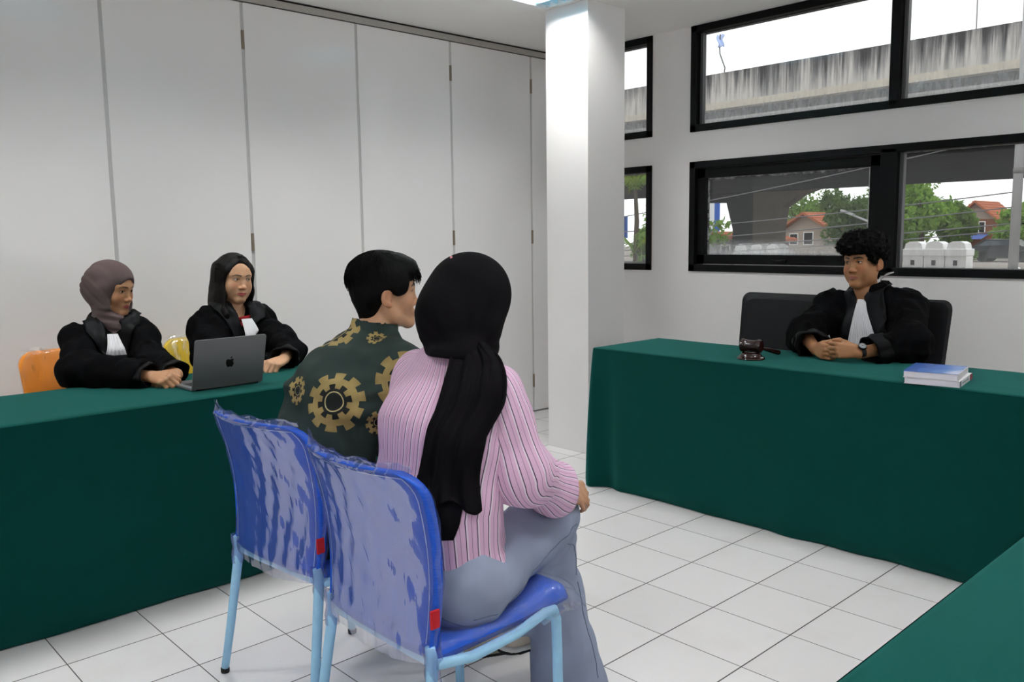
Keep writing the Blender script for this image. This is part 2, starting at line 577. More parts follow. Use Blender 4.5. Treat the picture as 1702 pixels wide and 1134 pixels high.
# window wall with its openings
OPEN = {1: (-.848, 2.0, 2.006, 2.684), 2: (-.848, 2.0, 1.086, 1.812), 3: (-2.0, -1.166, 2.006, 2.684), 4: (-2.0, -1.166, 1.086, 1.812)}
wx = [XP - .4, -2.0, -1.166, -.848, 2.0, X1]; wz = [0, 1.086, 1.812, 2.006, 2.684, CEIL + .09]
wm = MB()
for i in range(5):
    for j in range(5):
        cx, cz = (wx[i] + wx[i + 1]) / 2, (wz[j] + wz[j + 1]) / 2
        if any(a < cx < b and c < cz < d for a, b, c, d in OPEN.values()): continue
        wm.box((wx[i], YW, wz[j]), (wx[i + 1], YW + .14, wz[j + 1]))
struct(wm.build('wall_back', MAT['wall']), 'white painted wall with the black framed windows')
wr = MB()  # side wall, its opening added to let in more daylight
for a_, b_, c_, d_ in ((Y0, -5.6, 0, CEIL), (.9, YW + .14, 0, CEIL), (-5.6, .9, 0, .95), (-5.6, .9, 2.55, CEIL)): wr.box((X1, a_, c_), (X1 + .12, b_, d_))
struct(wr.build('wall_right', MAT['wall']), 'white side wall out of the picture, with an opening added for daylight')
struct(MB().box((XP - .4, Y0 - .12, 0), (X1, Y0, CEIL)).build('wall_front', MAT['wall']), 'white wall behind the camera')

# folding panel wall on the left
edges = [-6.2, -5.58, -4.84, -4.10, -3.37, -2.64, -1.902, -1.160, -.424, .312, 1.066, YW]
w = struct(empty('wall_left', (XP, -2.4, 0)), 'folding partition of glossy white panels')
tr_ = MB()
for a, b in zip(edges[:-1], edges[1:]):
    pm = MB().bevbox((XP - .06, a + .009, .012), (XP, b - .009, CEIL - .055), .003)
    pm.build('panel', MAT['panel'], w)
    tr_.box((XP - .05, b - .0095, .012), (XP - .007, b + .0095, CEIL - .055))
tr_.build('seal_strips', MAT['seam'], w)
MB().box((XP - .06, Y0, CEIL - .05), (XP + .004, YW, CEIL - .012)).build('track', MAT['track'], w)
MB().box((XP - .07, Y0, CEIL - .0125), (XP - .002, YW, CEIL)).build('shadow_gap', MAT['dark_gap'], w)
MB().box((XP - .12, Y0, 0), (XP - .062, YW, CEIL)).build('backing', MAT['wall'], w)
for y, z in ((-1.160, 2.43), (-1.160, 1.32), (-1.16, .22), (.312, 2.425), (.312, 1.33), (.312, .24), (1.066, .245), (1.066, 1.33), (1.066, 2.42), (-2.64, 2.43), (-2.64, 1.32)):
    h = MB().bevbox((XP - .005, y - .0085, z - .05), (XP + .004, y + .0085, z + .05), .002)
    h.tube([(XP + .004, y, z - .05), (XP + .004, y, z + .05)], .004, 8)
    h.build('hinge', MAT['hinge'], w)

# square pillar
struct(MB().bevbox((-1.195, .40, 0), (-.853, .738, CEIL), .004).build('pillar', MAT['wall']), 'square white pillar standing in front of the window wall')
struct(MB().bevbox((-1.203, .393, 0), (-.846, .745, .008), .003).build('trim_pillar', MAT['wall']), 'thin base line of the pillar') if False else None


# windows: frame bars, sashes, panes
def pane(name, x0, x1, z0, z1, y, mat, parent):
    xs_ = np.linspace(x0, x1, 25); zs_ = np.linspace(z0, z1, 25)
    X, Z = np.meshgrid(xs_, zs_, indexing='ij')
    P = np.stack([X, np.full_like(X, y), Z], -1).reshape(-1, 3)
    st = np.stack([np.minimum(X - x0, x1 - X), np.minimum(Z - z0, z1 - Z), Z - z0], -1).reshape(-1, 3)
    i = np.arange(24)[:, None] * 25 + np.arange(24)[None]
    F = np.stack([i, i + 25, i + 26, i + 1], -1).reshape(-1, 4)
    o = np_mesh(name, P, F, mat, parent, False, uv=st)
    md = o.modifiers.new('thick', 'SOLIDIFY'); md.thickness = .005
    return o


def bars(m, x0, x1, z0, z1, b, y0, y1):
    m.bevbox((x0, y0, z0), (x1, y1, z0 + b), .003); m.bevbox((x0, y0, z1 - b), (x1, y1, z1), .003)
    m.bevbox((x0, y0, z0), (x0 + b, y1, z1), .003); m.bevbox((x1 - b, y0, z0), (x1, y1, z1), .003)


def window(n, lab, x0, x1, z0, z1, mull, kind):
    w = struct(empty('window_%d' % n, ((x0 + x1) / 2, YW, z0)), lab)
    y0, y1 = YW - .012, YW + .10
    m = MB(); b = .045
    bars(m, x0, x1, z0, z1, b, y0, y1)
    for a, c in mull: m.bevbox((a, y0, z0 + .02), (c, y1, z1 - .02), .003)
    m.build('frame', MAT['black_frame'], w)
    cuts = [x0 + b] + [q for ac in mull for q in ac] + [x1 - b]
    for i in range(0, len(cuts), 2):
        a, c = cuts[i], cuts[i + 1]
        if kind == 'lower' and (i == 0):
            s = MB(); bars(s, a + .004, c - .004, z0 + b + .004, z1 - b - .004, .062, YW + .012, YW + .07); s.build('sash', MAT['black_frame'], w)
            k = MB().bevbox(((a + c) / 2 - .05, YW - .004, z0 + .062), ((a + c) / 2 + .05, YW + .014, z0 + .082), .003); k.bevbox(((a + c) / 2 - .012, YW - .02, z0 + .066), ((a + c) / 2 + .03, YW - .002, z0 + .078), .003)
            k.build('latch', MAT['black_frame'], w)
            pane('glass', a + .06, c - .06, z0 + b + .06, z1 - b - .06, YW + .045, MAT['glass_grimy'], w)
        else:
            g = MB(); g.box((a, YW + .035, z0 + b), (a + .012, YW + .06, z1 - b)); g.box((a + .017, YW + .03, z0 + b), (a + .024, YW + .065, z1 - b))
            g.build('glazing_channel', MAT['grey_groove'], w)
            pane('glass', a, c, z0 + b, z1 - b, YW + .055, MAT['glass_upper'] if kind == 'upper' else MAT['glass_clean'], w)


window(1, 'long upper window in a black frame', -.848, 2.0, 2.006, 2.684, [(.461, .512), (1.42, 1.47)], 'upper')
window(2, 'long lower window in a black frame behind the seated man in a robe', -.848, 2.0, 1.086, 1.812, [(.430, .52), (1.42, 1.47)], 'lower')
window(3, 'narrow upper window beside the pillar', -2.0, -1.166, 2.006, 2.684, [], 'upper')
w5 = struct(empty('window_5', (X1, -2.3, .95)), 'wide window added in the unseen side wall for daylight')  # added out of view, its daylight brightens the walls
m5 = MB()
for a_, b_, c_, d_ in ((-5.6, .9, .95, 1.0), (-5.6, .9, 2.5, 2.55), (-5.6, -5.55, .95, 2.55), (.85, .9, .95, 2.55), (-3.46, -3.41, .95, 2.55), (-1.3, -1.25, .95, 2.55)): m5.box((X1 - .01, a_, c_), (X1 + .08, b_, d_))
m5.build('frame', MAT['black_frame'], w5)
window(4, 'narrow lower window beside the pillar', -2.0, -1.166, 1.086, 1.812, [], 'clean')


# ------------------------------------------------------------------ recessed fluorescent lamps with louvres
def em(name, col, k):
    t = NT(name); e = t.n('ShaderNodeEmission', {0: (*col, 1), 1: k}); t.t.links.new(e.outputs[0], t.out.inputs[0]); return t.m


MAT['tube'] = em('fluorescent_tube', (1.0, .985, .955), 205.0)
MAT['louvre'] = simple('louvre_aluminium', (.50, .76, .88), .4, .5, .2, var=.03)


def lamp(x, y, label):
    e = empty('ceiling_lamp', (x, y, CEIL), label, 'ceiling lamp', 'recessed louvre lamps in the ceiling')
    L = LH - .002; m = MB()
    m.box((x - L, y - L, CEIL + .085), (x + L, y + L, CEIL + .10))
    for a, b, c, d in ((-L, -L, -L + .012, L), (L - .012, -L, L, L), (-L, -L, L, -L + .012), (-L, L - .012, L, L)):
        m.box((x + a, y + b, CEIL - .004), (x + c, y + d, CEIL + .09))
    m.build('housing', MAT['white_enamel'], e)
    for k in (-.135, 0, .135):
        MB().tube([(x - .27, y + k, CEIL + .052), (x + .27, y + k, CEIL + .052)], .013, 10).build('tube', MAT['tube'], e, True)
    g = MB()
    for k in (-.2025, -.0675, .0675, .2025):          # lengthwise reflectors, V section
        P_ = [(-.018, .066), (.018, .066), (.003, .004), (-.003, .004)]
        v = [(x + sx, y + k + a, CEIL + b) for sx in (-.286, .286) for a, b in P_]
        g.add(v, [(0, 1, 5, 4), (1, 2, 6, 5), (2, 3, 7, 6), (3, 0, 4, 7), (0, 3, 2, 1), (4, 5, 6, 7)])
    for i in range(9):                     # cross blades
        xx = x - .256 + i * .064
        v = [(xx + a, y + sy, CEIL + b) for sy in (-.286, .286) for a, b in ((-.010, .034), (.010, .034), (.0015, .004), (-.0015, .004))]
        g.add(v, [(0, 1, 5, 4), (1, 2, 6, 5), (2, 3, 7, 6), (3, 0, 4, 7), (0, 3, 2, 1), (4, 5, 6, 7)])
    g.build('louvre', MAT['louvre'], e)


LAMP_LABELS = ['lit louvred ceiling lamp directly in front of the white pillar'] + ['lit louvred ceiling lamp above the left table, out of the picture', 'lit louvred ceiling lamp nearest the camera on the left, added out of the picture for its light',
               'lit louvred ceiling lamp above the right table, out of the picture', 'lit louvred ceiling lamp above the middle of the room, added out of the picture for its light', 'lit louvred ceiling lamp behind the camera, added out of the picture for its light', 'lit louvred ceiling lamp by the far right wall, added out of the picture for its light']
for (x, y), lb in zip(LAMPS, LAMP_LABELS): lamp(x, y, lb)


# ------------------------------------------------------------------ cloth covered tables
def draped_table(name, x0, x1, y0, y1, h, label, folds, seed, corner=.05, hem=.012, push=None):
    """one cloth from table top to floor; folds deepen downwards, corners fall in a cone fold"""
    e_ = MB(); rng = np.random.RandomState(seed)
    W_, D_ = x1 - x0, y1 - y0
    pts = []; step = .012
    r = .012
    cs = [(x1 - r, y1 - r, 0), (x0 + r, y1 - r, 90), (x0 + r, y0 + r, 180), (x1 - r, y0 + r, 270)]
    ring = []
    for cx, cy, a0 in cs:
        for a in np.linspace(a0, a0 + 90, 8): ring.append((cx + r * math.cos(math.radians(a)), cy + r * math.sin(math.radians(a)), math.cos(math.radians(a)), math.sin(math.radians(a)), 1))
    full = []
    for i in range(len(ring)):
        a = np.array(ring[i]); b = np.array(ring[(i + 1) % len(ring)])
        n = max(1, int(np.linalg.norm((b - a)[:2]) / step))
        for k in range(n):
            q = a + (b - a) * k / n; full.append(q)
    R = np.array(full); n = len(R)
    dc = np.min([np.hypot(R[:, 0] - cx, R[:, 1] - cy) for cx in (x0, x1) for cy in (y0, y1)], 0)
    s_ = np.cumsum(np.r_[0, np.hypot(*(np.diff(R[:, :2], axis=0).T))])
    zs = np.r_[np.linspace(h, .03, 34), np.linspace(.022, .004, 3)]
    G = np.zeros((n, len(zs), 3))
    for j, z in enumerate(zs):
        f = (h - z) / h
        q = np.stack([R[:, 0] * 1.0, R[:, 1] * 1.0, np.full(n, z)], 1)
        nz = vnoise(np.stack([s_ * 2.3, np.full(n, f * 1.2), np.full(n, seed * 1.0)], 1), 1, seed)
        nz2 = vnoise(np.stack([s_ * 7, np.full(n, f * .8), np.full(n, seed * 1.0)], 1), 1, seed + 3)
        cone = np.exp(-(dc / .045) ** 2) * corner * f ** .8 - np.exp(-((dc - .11) / .05) ** 2) * corner * .55 * f
        off = folds * f ** 1.4 * (.7 * nz + .35 * nz2) + cone + .002
        tuck = -.03 * max(0, (f - .90) / .1) ** 2 * np.clip(.6 + nz, 0, 1.2)
        off = off + tuck * (dc > .2) + hem * max(0, (f - .95) / .05) * nz2
        if push is not None: off = off + push(q, f)
        G[:, j, 0] = q[:, 0] + R[:, 2] * off; G[:, j, 1] = q[:, 1] + R[:, 3] * off
        G[:, j, 2] = z if j else h
    e_.grid(G, True)
    # top surface: shrinking rings
    prev = G[:, 0]; ctr = np.array([(x0 + x1) / 2, (y0 + y1) / 2])
    rows = []
    for k, (ins, dz) in enumerate(((0, 0), (.004, .0035), (.012, .005), (.05, .005), (.12, .005))):
        q = np.zeros((n, 3)); q[:, 0] = np.clip(R[:, 0], x0 + ins, x1 - ins); q[:, 1] = np.clip(R[:, 1], y0 + ins, y1 - ins)
        q[:, 2] = h + dz + (.0012 * vnoise(np.stack([q[:, 0] * 9, q[:, 1] * 9, np.full(n, 1.)], 1), 1, seed) if k > 1 else 0); rows.append(q)
    e_.grid(np.stack(rows, 1)[::-1], True)
    last = rows[-1]
    e_.add(last, [tuple(range(n))])
    o = e_.build(name, MAT['green'], None, True, origin=((x0 + x1) / 2, (y0 + y1) / 2, 0))
    bm = bmesh.new(); bm.from_mesh(o.data); bmesh.ops.remove_doubles(bm, verts=bm.verts, dist=.0006); bmesh.ops.recalc_face_normals(bm, faces=bm.faces); bm.to_mesh(o.data); bm.free()
    tag(o, label, 'table', 'tables under dark green cloths')
    return o


TH = .742
draped_table('cloth_covered_table', -1.165, -.53, -4.6, -1.2, TH, 'long table under a floor-length dark green cloth along the white panel wall on the left', .026, 3)
draped_table('cloth_covered_table', -.408, 3.4, -.066, .50, TH, 'long table under a floor-length dark green cloth below the windows, holding gavel and books', .022, 8)
draped_table('cloth_covered_table', 2.055, 2.70, -3.05, -.22, TH, 'green cloth table nearest the camera, at the lower right corner', .010, 6)
# ------------------------------------------------------------------ people: heads, hands, bodies
def head_prims(S, M, o, s, male, full=0.0):
    L = lambda x, y, z: o + s * (M @ V(x, y, z))
    E = lambda c, r, k, mode='add', R=None: S.ell(L(*c), V(*r) * s, M if R is None else M @ R, k * s, mode)
    C = lambda a, b, ra, rb, k, mode='add': S.cone(L(*a), L(*b), ra * s, rb * s, k * s, mode)
    jw = .048 if male else .043
    E((0, -.020, .034), (.0745, .094, .081), .01)                       # cranium
    E((0, .030, .030), (.0600, .052, .055), .03)                       # forehead
    E((0, .020, -.030), (.0620, .058, .078), .03)                      # face
    for q in (-1, 1):
        C((q * jw * 1.12, -.012, -.040), (q * jw * .97, .010, -.076), .0145, .0145, .028)
        C((q * jw * .97, .010, -.076), (q * .014, .060, -.102), .0150, .0155, .026)  # jaw line
        E((q * .036, .050, -.032), (.026, .024, .027), .022)           # cheek
        if full: E((q * .041, .032, -.058), (.022, .030, .030) if full > .5 else (.019, .028, .027), .03)
        C((q * .012, .074, .021), (q * .044, .060, .022), .0105, .009, .018)   # brow ridge
    E((0, .0645, -.100), (.019, .0165, .016), .018)                    # chin
    E((0, .062, -.066), (.030, .021, .024), .018)                      # muzzle
    for q in (-1, 1):
        E((q * .033, .092, .001), (.0205, .017, .0125), .012, 'sub')    # eye socket
    C((0, .074, .010), (0, .0885, -.030), .0085, .0085, .016)           # nose bridge
    E((0, .0945, -.0365), (.0095, .0105, .0088), .010)                 # nose tip
    for q in (-1, 1):
        E((q * .0125, .0835, -.0400), (.0075, .010, .0072), .007)      # nostril wing
        E((q * .0065, .0925, -.0475), (.0032, .005, .0032), .003, 'sub')
    # lips
    for q in (-1, 1):
        C((q * .0235, .0735, -.0690), (q * .004, .0850, -.0655), .0030, .0052, .006)
        C((q * .0215, .0735, -.0708), (0, .0835, -.0750), .0034, .0066, .006)
        C((q * .0240, .0790, -.0692), (0, .0925, -.0700), .0010, .0014, .003, 'sub')
    # lids around each eyeball
    for q in (-1, 1):
        E((q * .0315, .0655, .002), (.0150, .0139, .0128), .004)
    for q in (-1, 1):
        R = rot_axis((0, 1, 0), -q * 7)
        E((q * .0315, .0835, .0012), (.0140, .0150, .0042), .001, 'sub', R)
    # ears
    for q in (-1, 1):
        R = rot_axis((0, 0, 1), q * 22) @ rot_axis((1, 0, 0), -12)
        E((q * .0775, -.014, -.010), (.0075, .019, .031), .006, 'add', R)
        E((q * .0850, -.008, -.006), (.0060, .0095, .016), .004, 'sub', R)
        E((q * .0765, -.006, -.036), (.006, .008, .009), .006)


def eye_mesh(M, o, s, gaze, parent, mats):
    """two eyeballs, each a mesh with white, iris and pupil"""
    for q in (-1, 1):
        c = o + s * (M @ V(q * .0315, .0655, .002)); r = .0122 * s
        G = frame(gaze, M[:, 2])
        vs = []; rings = [0, 9, 13, 17, 22, 27, 34, 48, 65, 85, 110, 140, 180]; n = 20
        for a in rings:
            for k in range(n):
                t = 2 * math.pi * k / n; a_ = math.radians(a)
                vs.append(c + r * (G @ V(math.sin(a_) * math.cos(t), math.cos(a_), math.sin(a_) * math.sin(t))))
        m = MB(); f = [(i * n + k, i * n + (k + 1) % n, (i + 1) * n + (k + 1) % n, (i + 1) * n + k) for i in range(len(rings) - 1) for k in range(n)]
        m.add(vs, f); ob = m.build('eye', mats, parent, True)
        for p in ob.data.polygons:
            ring = p.index // n
            p.material_index = 2 if ring < 2 else (1 if ring < 6 else 0)


def head_paint(P, col, M, o, s, lip, brow, male=False, stubble=None):
    """natural colour of lips, brows and lash lines"""
    q = ((P - o) @ M) / s
    x, y, z = np.abs(q[:, 0]), q[:, 1], q[:, 2]
    front = y > .045

    def blend(mask, c):
        m = np.clip(mask, 0, 1)[:, None] * front[:, None]
        col[:] = col * (1 - m) + np.array(c) * m
    # lips
    top = -.0622 + .0016 * np.clip(x / .006, 0, 1) - .0052 * (x / .0245) ** 2
    bot = -.0805 + .0085 * (x / .0235) ** 2
    blend(np.minimum((top - z) / .0016, (z - bot) / .0016) * (x < .025) * (y > .068), lip)
    blend(1 - np.abs(z + .0695 - .0012 * (x / .02) ** 2) / .0014 * 1.0, tuple(c * .35 for c in lip)) if False else None
    # brows
    bz = .0205 + .0045 * np.sin(np.clip((x - .012) / .038, 0, 1) * 2.3) - .004 * np.clip((x - .036) / .014, 0, 1)
    th = (.0052 if male else .0034) * (1 - .55 * np.clip((x - .03) / .02, 0, 1))
    blend((1.15 - np.abs(z - bz) / th) * 1.6 * (x > .011) * (x < .051), brow)
    # lash line
    dx = (x - .0315) / .0150
    lz = .0018 + .0046 * np.sqrt(np.clip(1 - dx * dx, 0, 1))
    blend((1 - np.abs(z - lz) / .0022) * 1.5 * (np.abs(dx) < 1.0), (.012, .008, .007))
    return col


def hand_prims(S, W, f, n, t, s=1.0, curl=((30, 40, 25),) * 4, spread=4, thumb=((.75, .55, .35), (.9, .1, .4)), k=.006):
    """W wrist, f towards the fingers, n the way the palm faces, t towards the thumb"""
    f = unit(f); n = unit(n - f * (f @ n)); t_ = np.cross(f, n); t = t_ if t_ @ t > 0 else -t_
    at = lambda a, b, c: W + s * (a * f + b * t + c * n)
    ks = [(.090, .029), (.094, .0095), (.089, -.0095), (.080, -.027)]
    for i, (a, b) in enumerate(ks):
        S.cone(at(.004, b * .55, 0), at(a, b, 0), .0125 * s, .0105 * s, .012 * s)
    S.ell(at(.050, 0, .003), V(.033, .044, .0125) * s, np.stack([t, f, n], 1), .012 * s)
    S.cone(at(.012, .014, .006), at(.054, .034, .010), .0155 * s, .0135 * s, .012 * s)
    lens = [(.043, .026, .021), (.047, .030, .022), (.043, .028, .022), (.034, .021, .019)]
    tips = []
    for i, (a, b) in enumerate(ks):
        p = at(a, b, 0); ang = 0; rr = [.0098, .0086, .0079, .0064]
        sp = math.radians(spread) * (1.5 - i)
        fo = math.cos(sp) * f + math.sin(sp) * t
        for j in range(3):
            ang += math.radians(curl[i][j])
            d = math.cos(ang) * fo + math.sin(ang) * n
            q = p + d * lens[i][j] * s
            sc = .9 if i == 3 else 1
            S.cone(p, q, rr[j] * s * sc, rr[j + 1] * s * sc, (.010 if j == 0 else .004) * s if k > .003 else k)
            p = q
        tips.append(p)
    p = at(.054, .036, .010)
    for j, (ln, r0, r1) in enumerate(((.036, .0125, .0108), (.028, .0105, .0078))):
        d = thumb[j]; d = unit(d[0] * f + d[1] * t + d[2] * n)
        q = p + d * ln * s; S.cone(p, q, r0 * s, r1 * s, .006 * s); p = q
    return tips


def body_mesh(parent, J, M, ho, hs, male, skin, hands, lip, brow, h=.011, full=0.0):
    """one continuous skin surface: head, neck, trunk, arms, hands, legs"""
    pts = np.array(list(J.values()) + [ho])
    lo = pts.min(0) - .16; hi = pts.max(0) + .16; lo[2] = max(-.01, lo[2])
    fine = [(ho - .135, ho + .135, .0023)] + [(np.asarray(W) + np.asarray(f) * .07 - .1, np.asarray(W) + np.asarray(f) * .07 + .1, .0026) for W, f, *_ in hands]
    S = Field(lo, hi, h, fine)
    side = unit(J['shR'] - J['shL'])
    g = 1.0 if male else .88
    S.econe(J['pel'], J['chest'], (.15 * g, .10 * g), (.155 * g, .105 * g), side, .05)
    S.cone(J['shR'], J['shL'], .050 * g, .050 * g, .06)
    S.econe(J['chest'], (J['shR'] + J['shL']) / 2, (.15 * g, .10 * g), (.10 * g, .06 * g), side, .05)
    S.cone(J['neck'], (J['shR'] + J['shL']) / 2, .052 * g, .075 * g, .05)
    S.cone(J['neck'], ho + hs * (M @ V(0, -.022, -.055)), .053 * g, .050 * g, .03)
    for q in 'RL':
        S.chain([J['sh' + q], J['el' + q], J['wr' + q]], [.046 * g, .038 * g, .0255 * g], .02)
        S.chain([J['hip' + q], J['kn' + q], J['an' + q]], [.082 * g, .058 * g, .038 * g], .03)
        S.cone(J['an' + q], J['toe' + q], .036 * g, .026 * g, .02)
    head_prims(S, M, ho, hs, male, full)
    for hd in hands:
        W, f, n, t, sc, kw = hd
        hand_prims(S, np.asarray(W), np.asarray(f), np.asarray(n), np.asarray(t), sc, **kw)
    P, F = S.mesh(1)
    col = np.tile(np.array(skin), (len(P), 1)) * (1 + .07 * vnoise(P, 40)[:, None])
    q = ((P - ho) @ M) / hs
    warm = np.exp(-(((np.abs(q[:, 0]) - .04) / .018) ** 2 + ((q[:, 2] + .03) / .02) ** 2)) * (q[:, 1] > .03)
    warm += .8 * np.exp(-((q[:, 0] / .012) ** 2 + ((q[:, 2] + .037) / .012) ** 2)) * (q[:, 1] > .08)
    warm += .7 * (np.abs(q[:, 0]) > .074) * (np.linalg.norm(q, axis=1) < .1)
    col *= 1 + warm[:, None] * np.array([.10, -.10, -.12])
    head_paint(P, col, M, ho, hs, lip, brow, male)
    return np_mesh('body', P, F, MAT['skin'], parent, color=col)


def strands_mesh(name, curves, r0, r1, mat, parent, n=3):
    """curves: array (m, k, 3) -> one mesh of thin tapered strands"""
    C = np.asarray(curves, float); m, k = C.shape[:2]
    T = np.gradient(C, axis=1); T /= np.linalg.norm(T, axis=2)[..., None] + 1e-9
    ref = np.where(np.abs(T[..., 2:3]) < .9, np.array([0, 0, 1.]), np.array([1., 0, 0]))
    U = np.cross(T, ref); U /= np.linalg.norm(U, axis=2)[..., None] + 1e-9
    Wd = np.cross(T, U)
    r = np.linspace(r0, r1, k)[None, :, None]
    rings = [C + r * (math.cos(2 * math.pi * j / n) * U + math.sin(2 * math.pi * j / n) * Wd) for j in range(n)]
    P = np.stack(rings, 2).reshape(-1, 3)
    base = (np.arange(m)[:, None, None] * k + np.arange(k - 1)[None, :, None]) * n
    j = np.arange(n)[None, None, :]; j1 = (j + 1) % n
    F = np.stack([base + j, base + j1, base + n + j1, base + n + j], -1).reshape(-1, 4)
    return np_mesh(name, P, F, mat, parent)


def limb_uv(P, a, b, ref, rad):
    """stripe coordinate around a limb a-b"""
    ax = unit(b - a); u = unit(ref - ax * (ax @ ref)); v = np.cross(ax, u)
    d = P - a
    return np.arctan2(d @ v, d @ u) * rad, d @ ax


def cloth_grid(name, G, thick, mat, parent, smooth=True):
    """sheet of cloth with real thickness from a point grid (nu,nv,3)"""
    G = np.asarray(G, float)
    du = np.gradient(G, axis=0); dv = np.gradient(G, axis=1); N = np.cross(du, dv); N /= np.linalg.norm(N, axis=2)[..., None] + 1e-9
    A = G + N * thick / 2; B = G - N * thick / 2
    nu, nv = G.shape[:2]
    P = np.concatenate([A.reshape(-1, 3), B.reshape(-1, 3)]); n = nu * nv
    i = np.arange(nu - 1)[:, None] * nv + np.arange(nv - 1)[None, :]
    q = np.stack([i, i + nv, i + nv + 1, i + 1], -1).reshape(-1, 4)
    F = [q, (q + n)[:, ::-1]]
    loop = [(x, 0) for x in range(nu)] + [(nu - 1, y) for y in range(1, nv)] + [(x, nv - 1) for x in range(nu - 2, -1, -1)] + [(0, y) for y in range(nv - 2, 0, -1)]
    l = np.array([x * nv + y for x, y in loop]); l1 = np.roll(l, -1)
    F.append(np.stack([l, l1, l1 + n, l + n], 1)[:, ::-1])
    return np_mesh(name, P, np.concatenate(F), mat, parent, smooth)


def drape_noise(P, seed, amp, sx, sy, sz):
    return amp * vnoise(P * np.array([sx, sy, sz]), 1.0, seed)


def _sample(S, P):
    idx = []; fr = []
    for k in range(3):
        a = S.ax[k]; i = np.clip(np.searchsorted(a, P[:, k]) - 1, 0, len(a) - 2)
        idx.append(i); fr.append(np.clip((P[:, k] - a[i]) / (a[i + 1] - a[i]), 0, 1))
    r = 0
    for dx in (0, 1):
        for dy in (0, 1):
            for dz in (0, 1):
                w = (fr[0] if dx else 1 - fr[0]) * (fr[1] if dy else 1 - fr[1]) * (fr[2] if dz else 1 - fr[2])
                r = r + w * np.minimum(S.D[idx[0] + dx, idx[1] + dy, idx[2] + dz], .3)
    return r


def snap(S, P, off=.004, n=14, push_only=False):
    """move points onto the surface of a field (at distance off)"""
    sh = P.shape; P = np.array(P, float).reshape(-1, 3)
    h = .006
    for _ in range(n):
        d = _sample(S, P)
        g = np.stack([_sample(S, P + np.eye(3)[k] * h) - _sample(S, P - np.eye(3)[k] * h) for k in range(3)], 1)
        g /= np.linalg.norm(g, axis=1)[:, None] + 1e-9
        m = d - off
        if push_only: m = np.minimum(m, 0)
        P = P - (np.clip(m, -.02, .02) * .8)[:, None] * g
    return P.reshape(sh)


def ribbon(path, widths, side, nu=15, nv=40):
    """grid of points along a smoothed path; side may be one vector or one per path point"""
    path = np.asarray(path, float); m = len(path)
    side = np.asarray(side, float); side = np.tile(side, (m, 1)) if side.ndim == 1 else side
    side = side / np.linalg.norm(side, axis=1)[:, None]
    t = np.linspace(0, m - 1, nv); i = np.clip(t.astype(int), 0, m - 2); f = (t - i)[:, None]

    def cr(A):
        A = np.asarray(A, float); A = A[:, None] if A.ndim == 1 else A
        p0, p1, p2, p3 = A[np.clip(i - 1, 0, m - 1)], A[i], A[i + 1], A[np.clip(i + 2, 0, m - 1)]
        return .5 * (2 * p1 + (p2 - p0) * f + (2 * p0 - 5 * p1 + 4 * p2 - p3) * f ** 2 + (3 * p1 - p0 - 3 * p2 + p3) * f ** 3)
    C, W_, Sd = cr(path), cr(widths), cr(side)
    u = np.linspace(-1, 1, nu)
    return C[None] + u[:, None, None] * W_[None] * Sd[None]


def grow(S, fn, lo=None):
    """anisotropic folds"""
    S.displace(fn)


def robe(e, J, seed, cuff_r=.088, bulk=1.0, mat='robe', sleeve_len=.86, h=.0065, vneck=None):
    """wide-sleeved black robe: returns the field for snapping trims on it"""
    pts = np.array([J[k] for k in J if k[:3] not in ('toe',)])
    lo = pts.min(0) - .2; hi = pts.max(0) + .2; lo[2] = .02; hi[2] = J['neck'][2] + .1
    S = Field(lo, hi, h)
    side = unit(J['shR'] - J['shL']); b = bulk
    mid = (J['shR'] + J['shL']) / 2
    S.econe(J['pel'] + V(0, 0, -.04), J['chest'], (.195 * b, .155 * b), (.185 * b, .142 * b), side, .05)
    S.econe(J['chest'], mid, (.185 * b, .142 * b), (.15 * b, .085 * b), side, .06)
    S.cone(J['shR'], J['shL'], .066 * b, .066 * b, .06)
    S.cone(J['neck'] + V(0, 0, -.01), mid, .072, .095, .05)
    for q in 'RL':
        w = J['el' + q] + (J['wr' + q] - J['el' + q]) * sleeve_len
        ax = unit(J['wr' + q] - J['el' + q])
        S.cone(J['sh' + q], J['el' + q], .076 * b, .086 * b, .05)
        S.cone(J['el' + q] - ax * .02, w - ax * .06, .084 * b, cuff_r - .012, .04)
        S.cone(J['hip' + q], J['kn' + q], .115, .095, .05); S.cone(J['kn' + q], J['an' + q] + V(0, 0, .06), .10, .11, .05)
    for q in 'RL': S.cone(J['neck'] + V(0, 0, -.03), mid + (J['sh' + q] - mid) * .75 + V(0, 0, -.002), .062, .066 * b, .05)
    s1, s2 = seed, seed + 5

    def folds(P):
        a = drape_noise(P, s1, .014, 9, 9, 3.2) + drape_noise(P, s2, .014, 24, 24, 6) + drape_noise(P, s1 + 9, .009, 8, 8, 24) + drape_noise(P, s2 + 4, .005, 40, 40, 14)
        return a
    S.displace(folds, .05)
    for q in 'RL':                                     # hollow cuffs
        w = J['el' + q] + (J['wr' + q] - J['el' + q]) * sleeve_len
        ax = unit(J['wr' + q] - J['el' + q])
        S.cone(w - ax * .085, w + ax * .04, cuff_r - .034, cuff_r - .010, .01, 'sub')
    S.cone(J['neck'] + V(0, 0, -.015), J['neck'] + V(0, 0, .12), .058, .085, .015, 'sub')
    if vneck is not None:
        S.cone(vneck[0], vneck[1], vneck[2], vneck[3], .02, 'sub')
    return S


def finish(S, name, mat, parent, smooth=1, color=None, uvf=None):
    P, F = S.mesh(smooth)
    return np_mesh(name, P, F, mat, parent, uv=None if uvf is None else uvf(P))
# ------------------------------------------------------------------ outside the windows
GZ = -.42


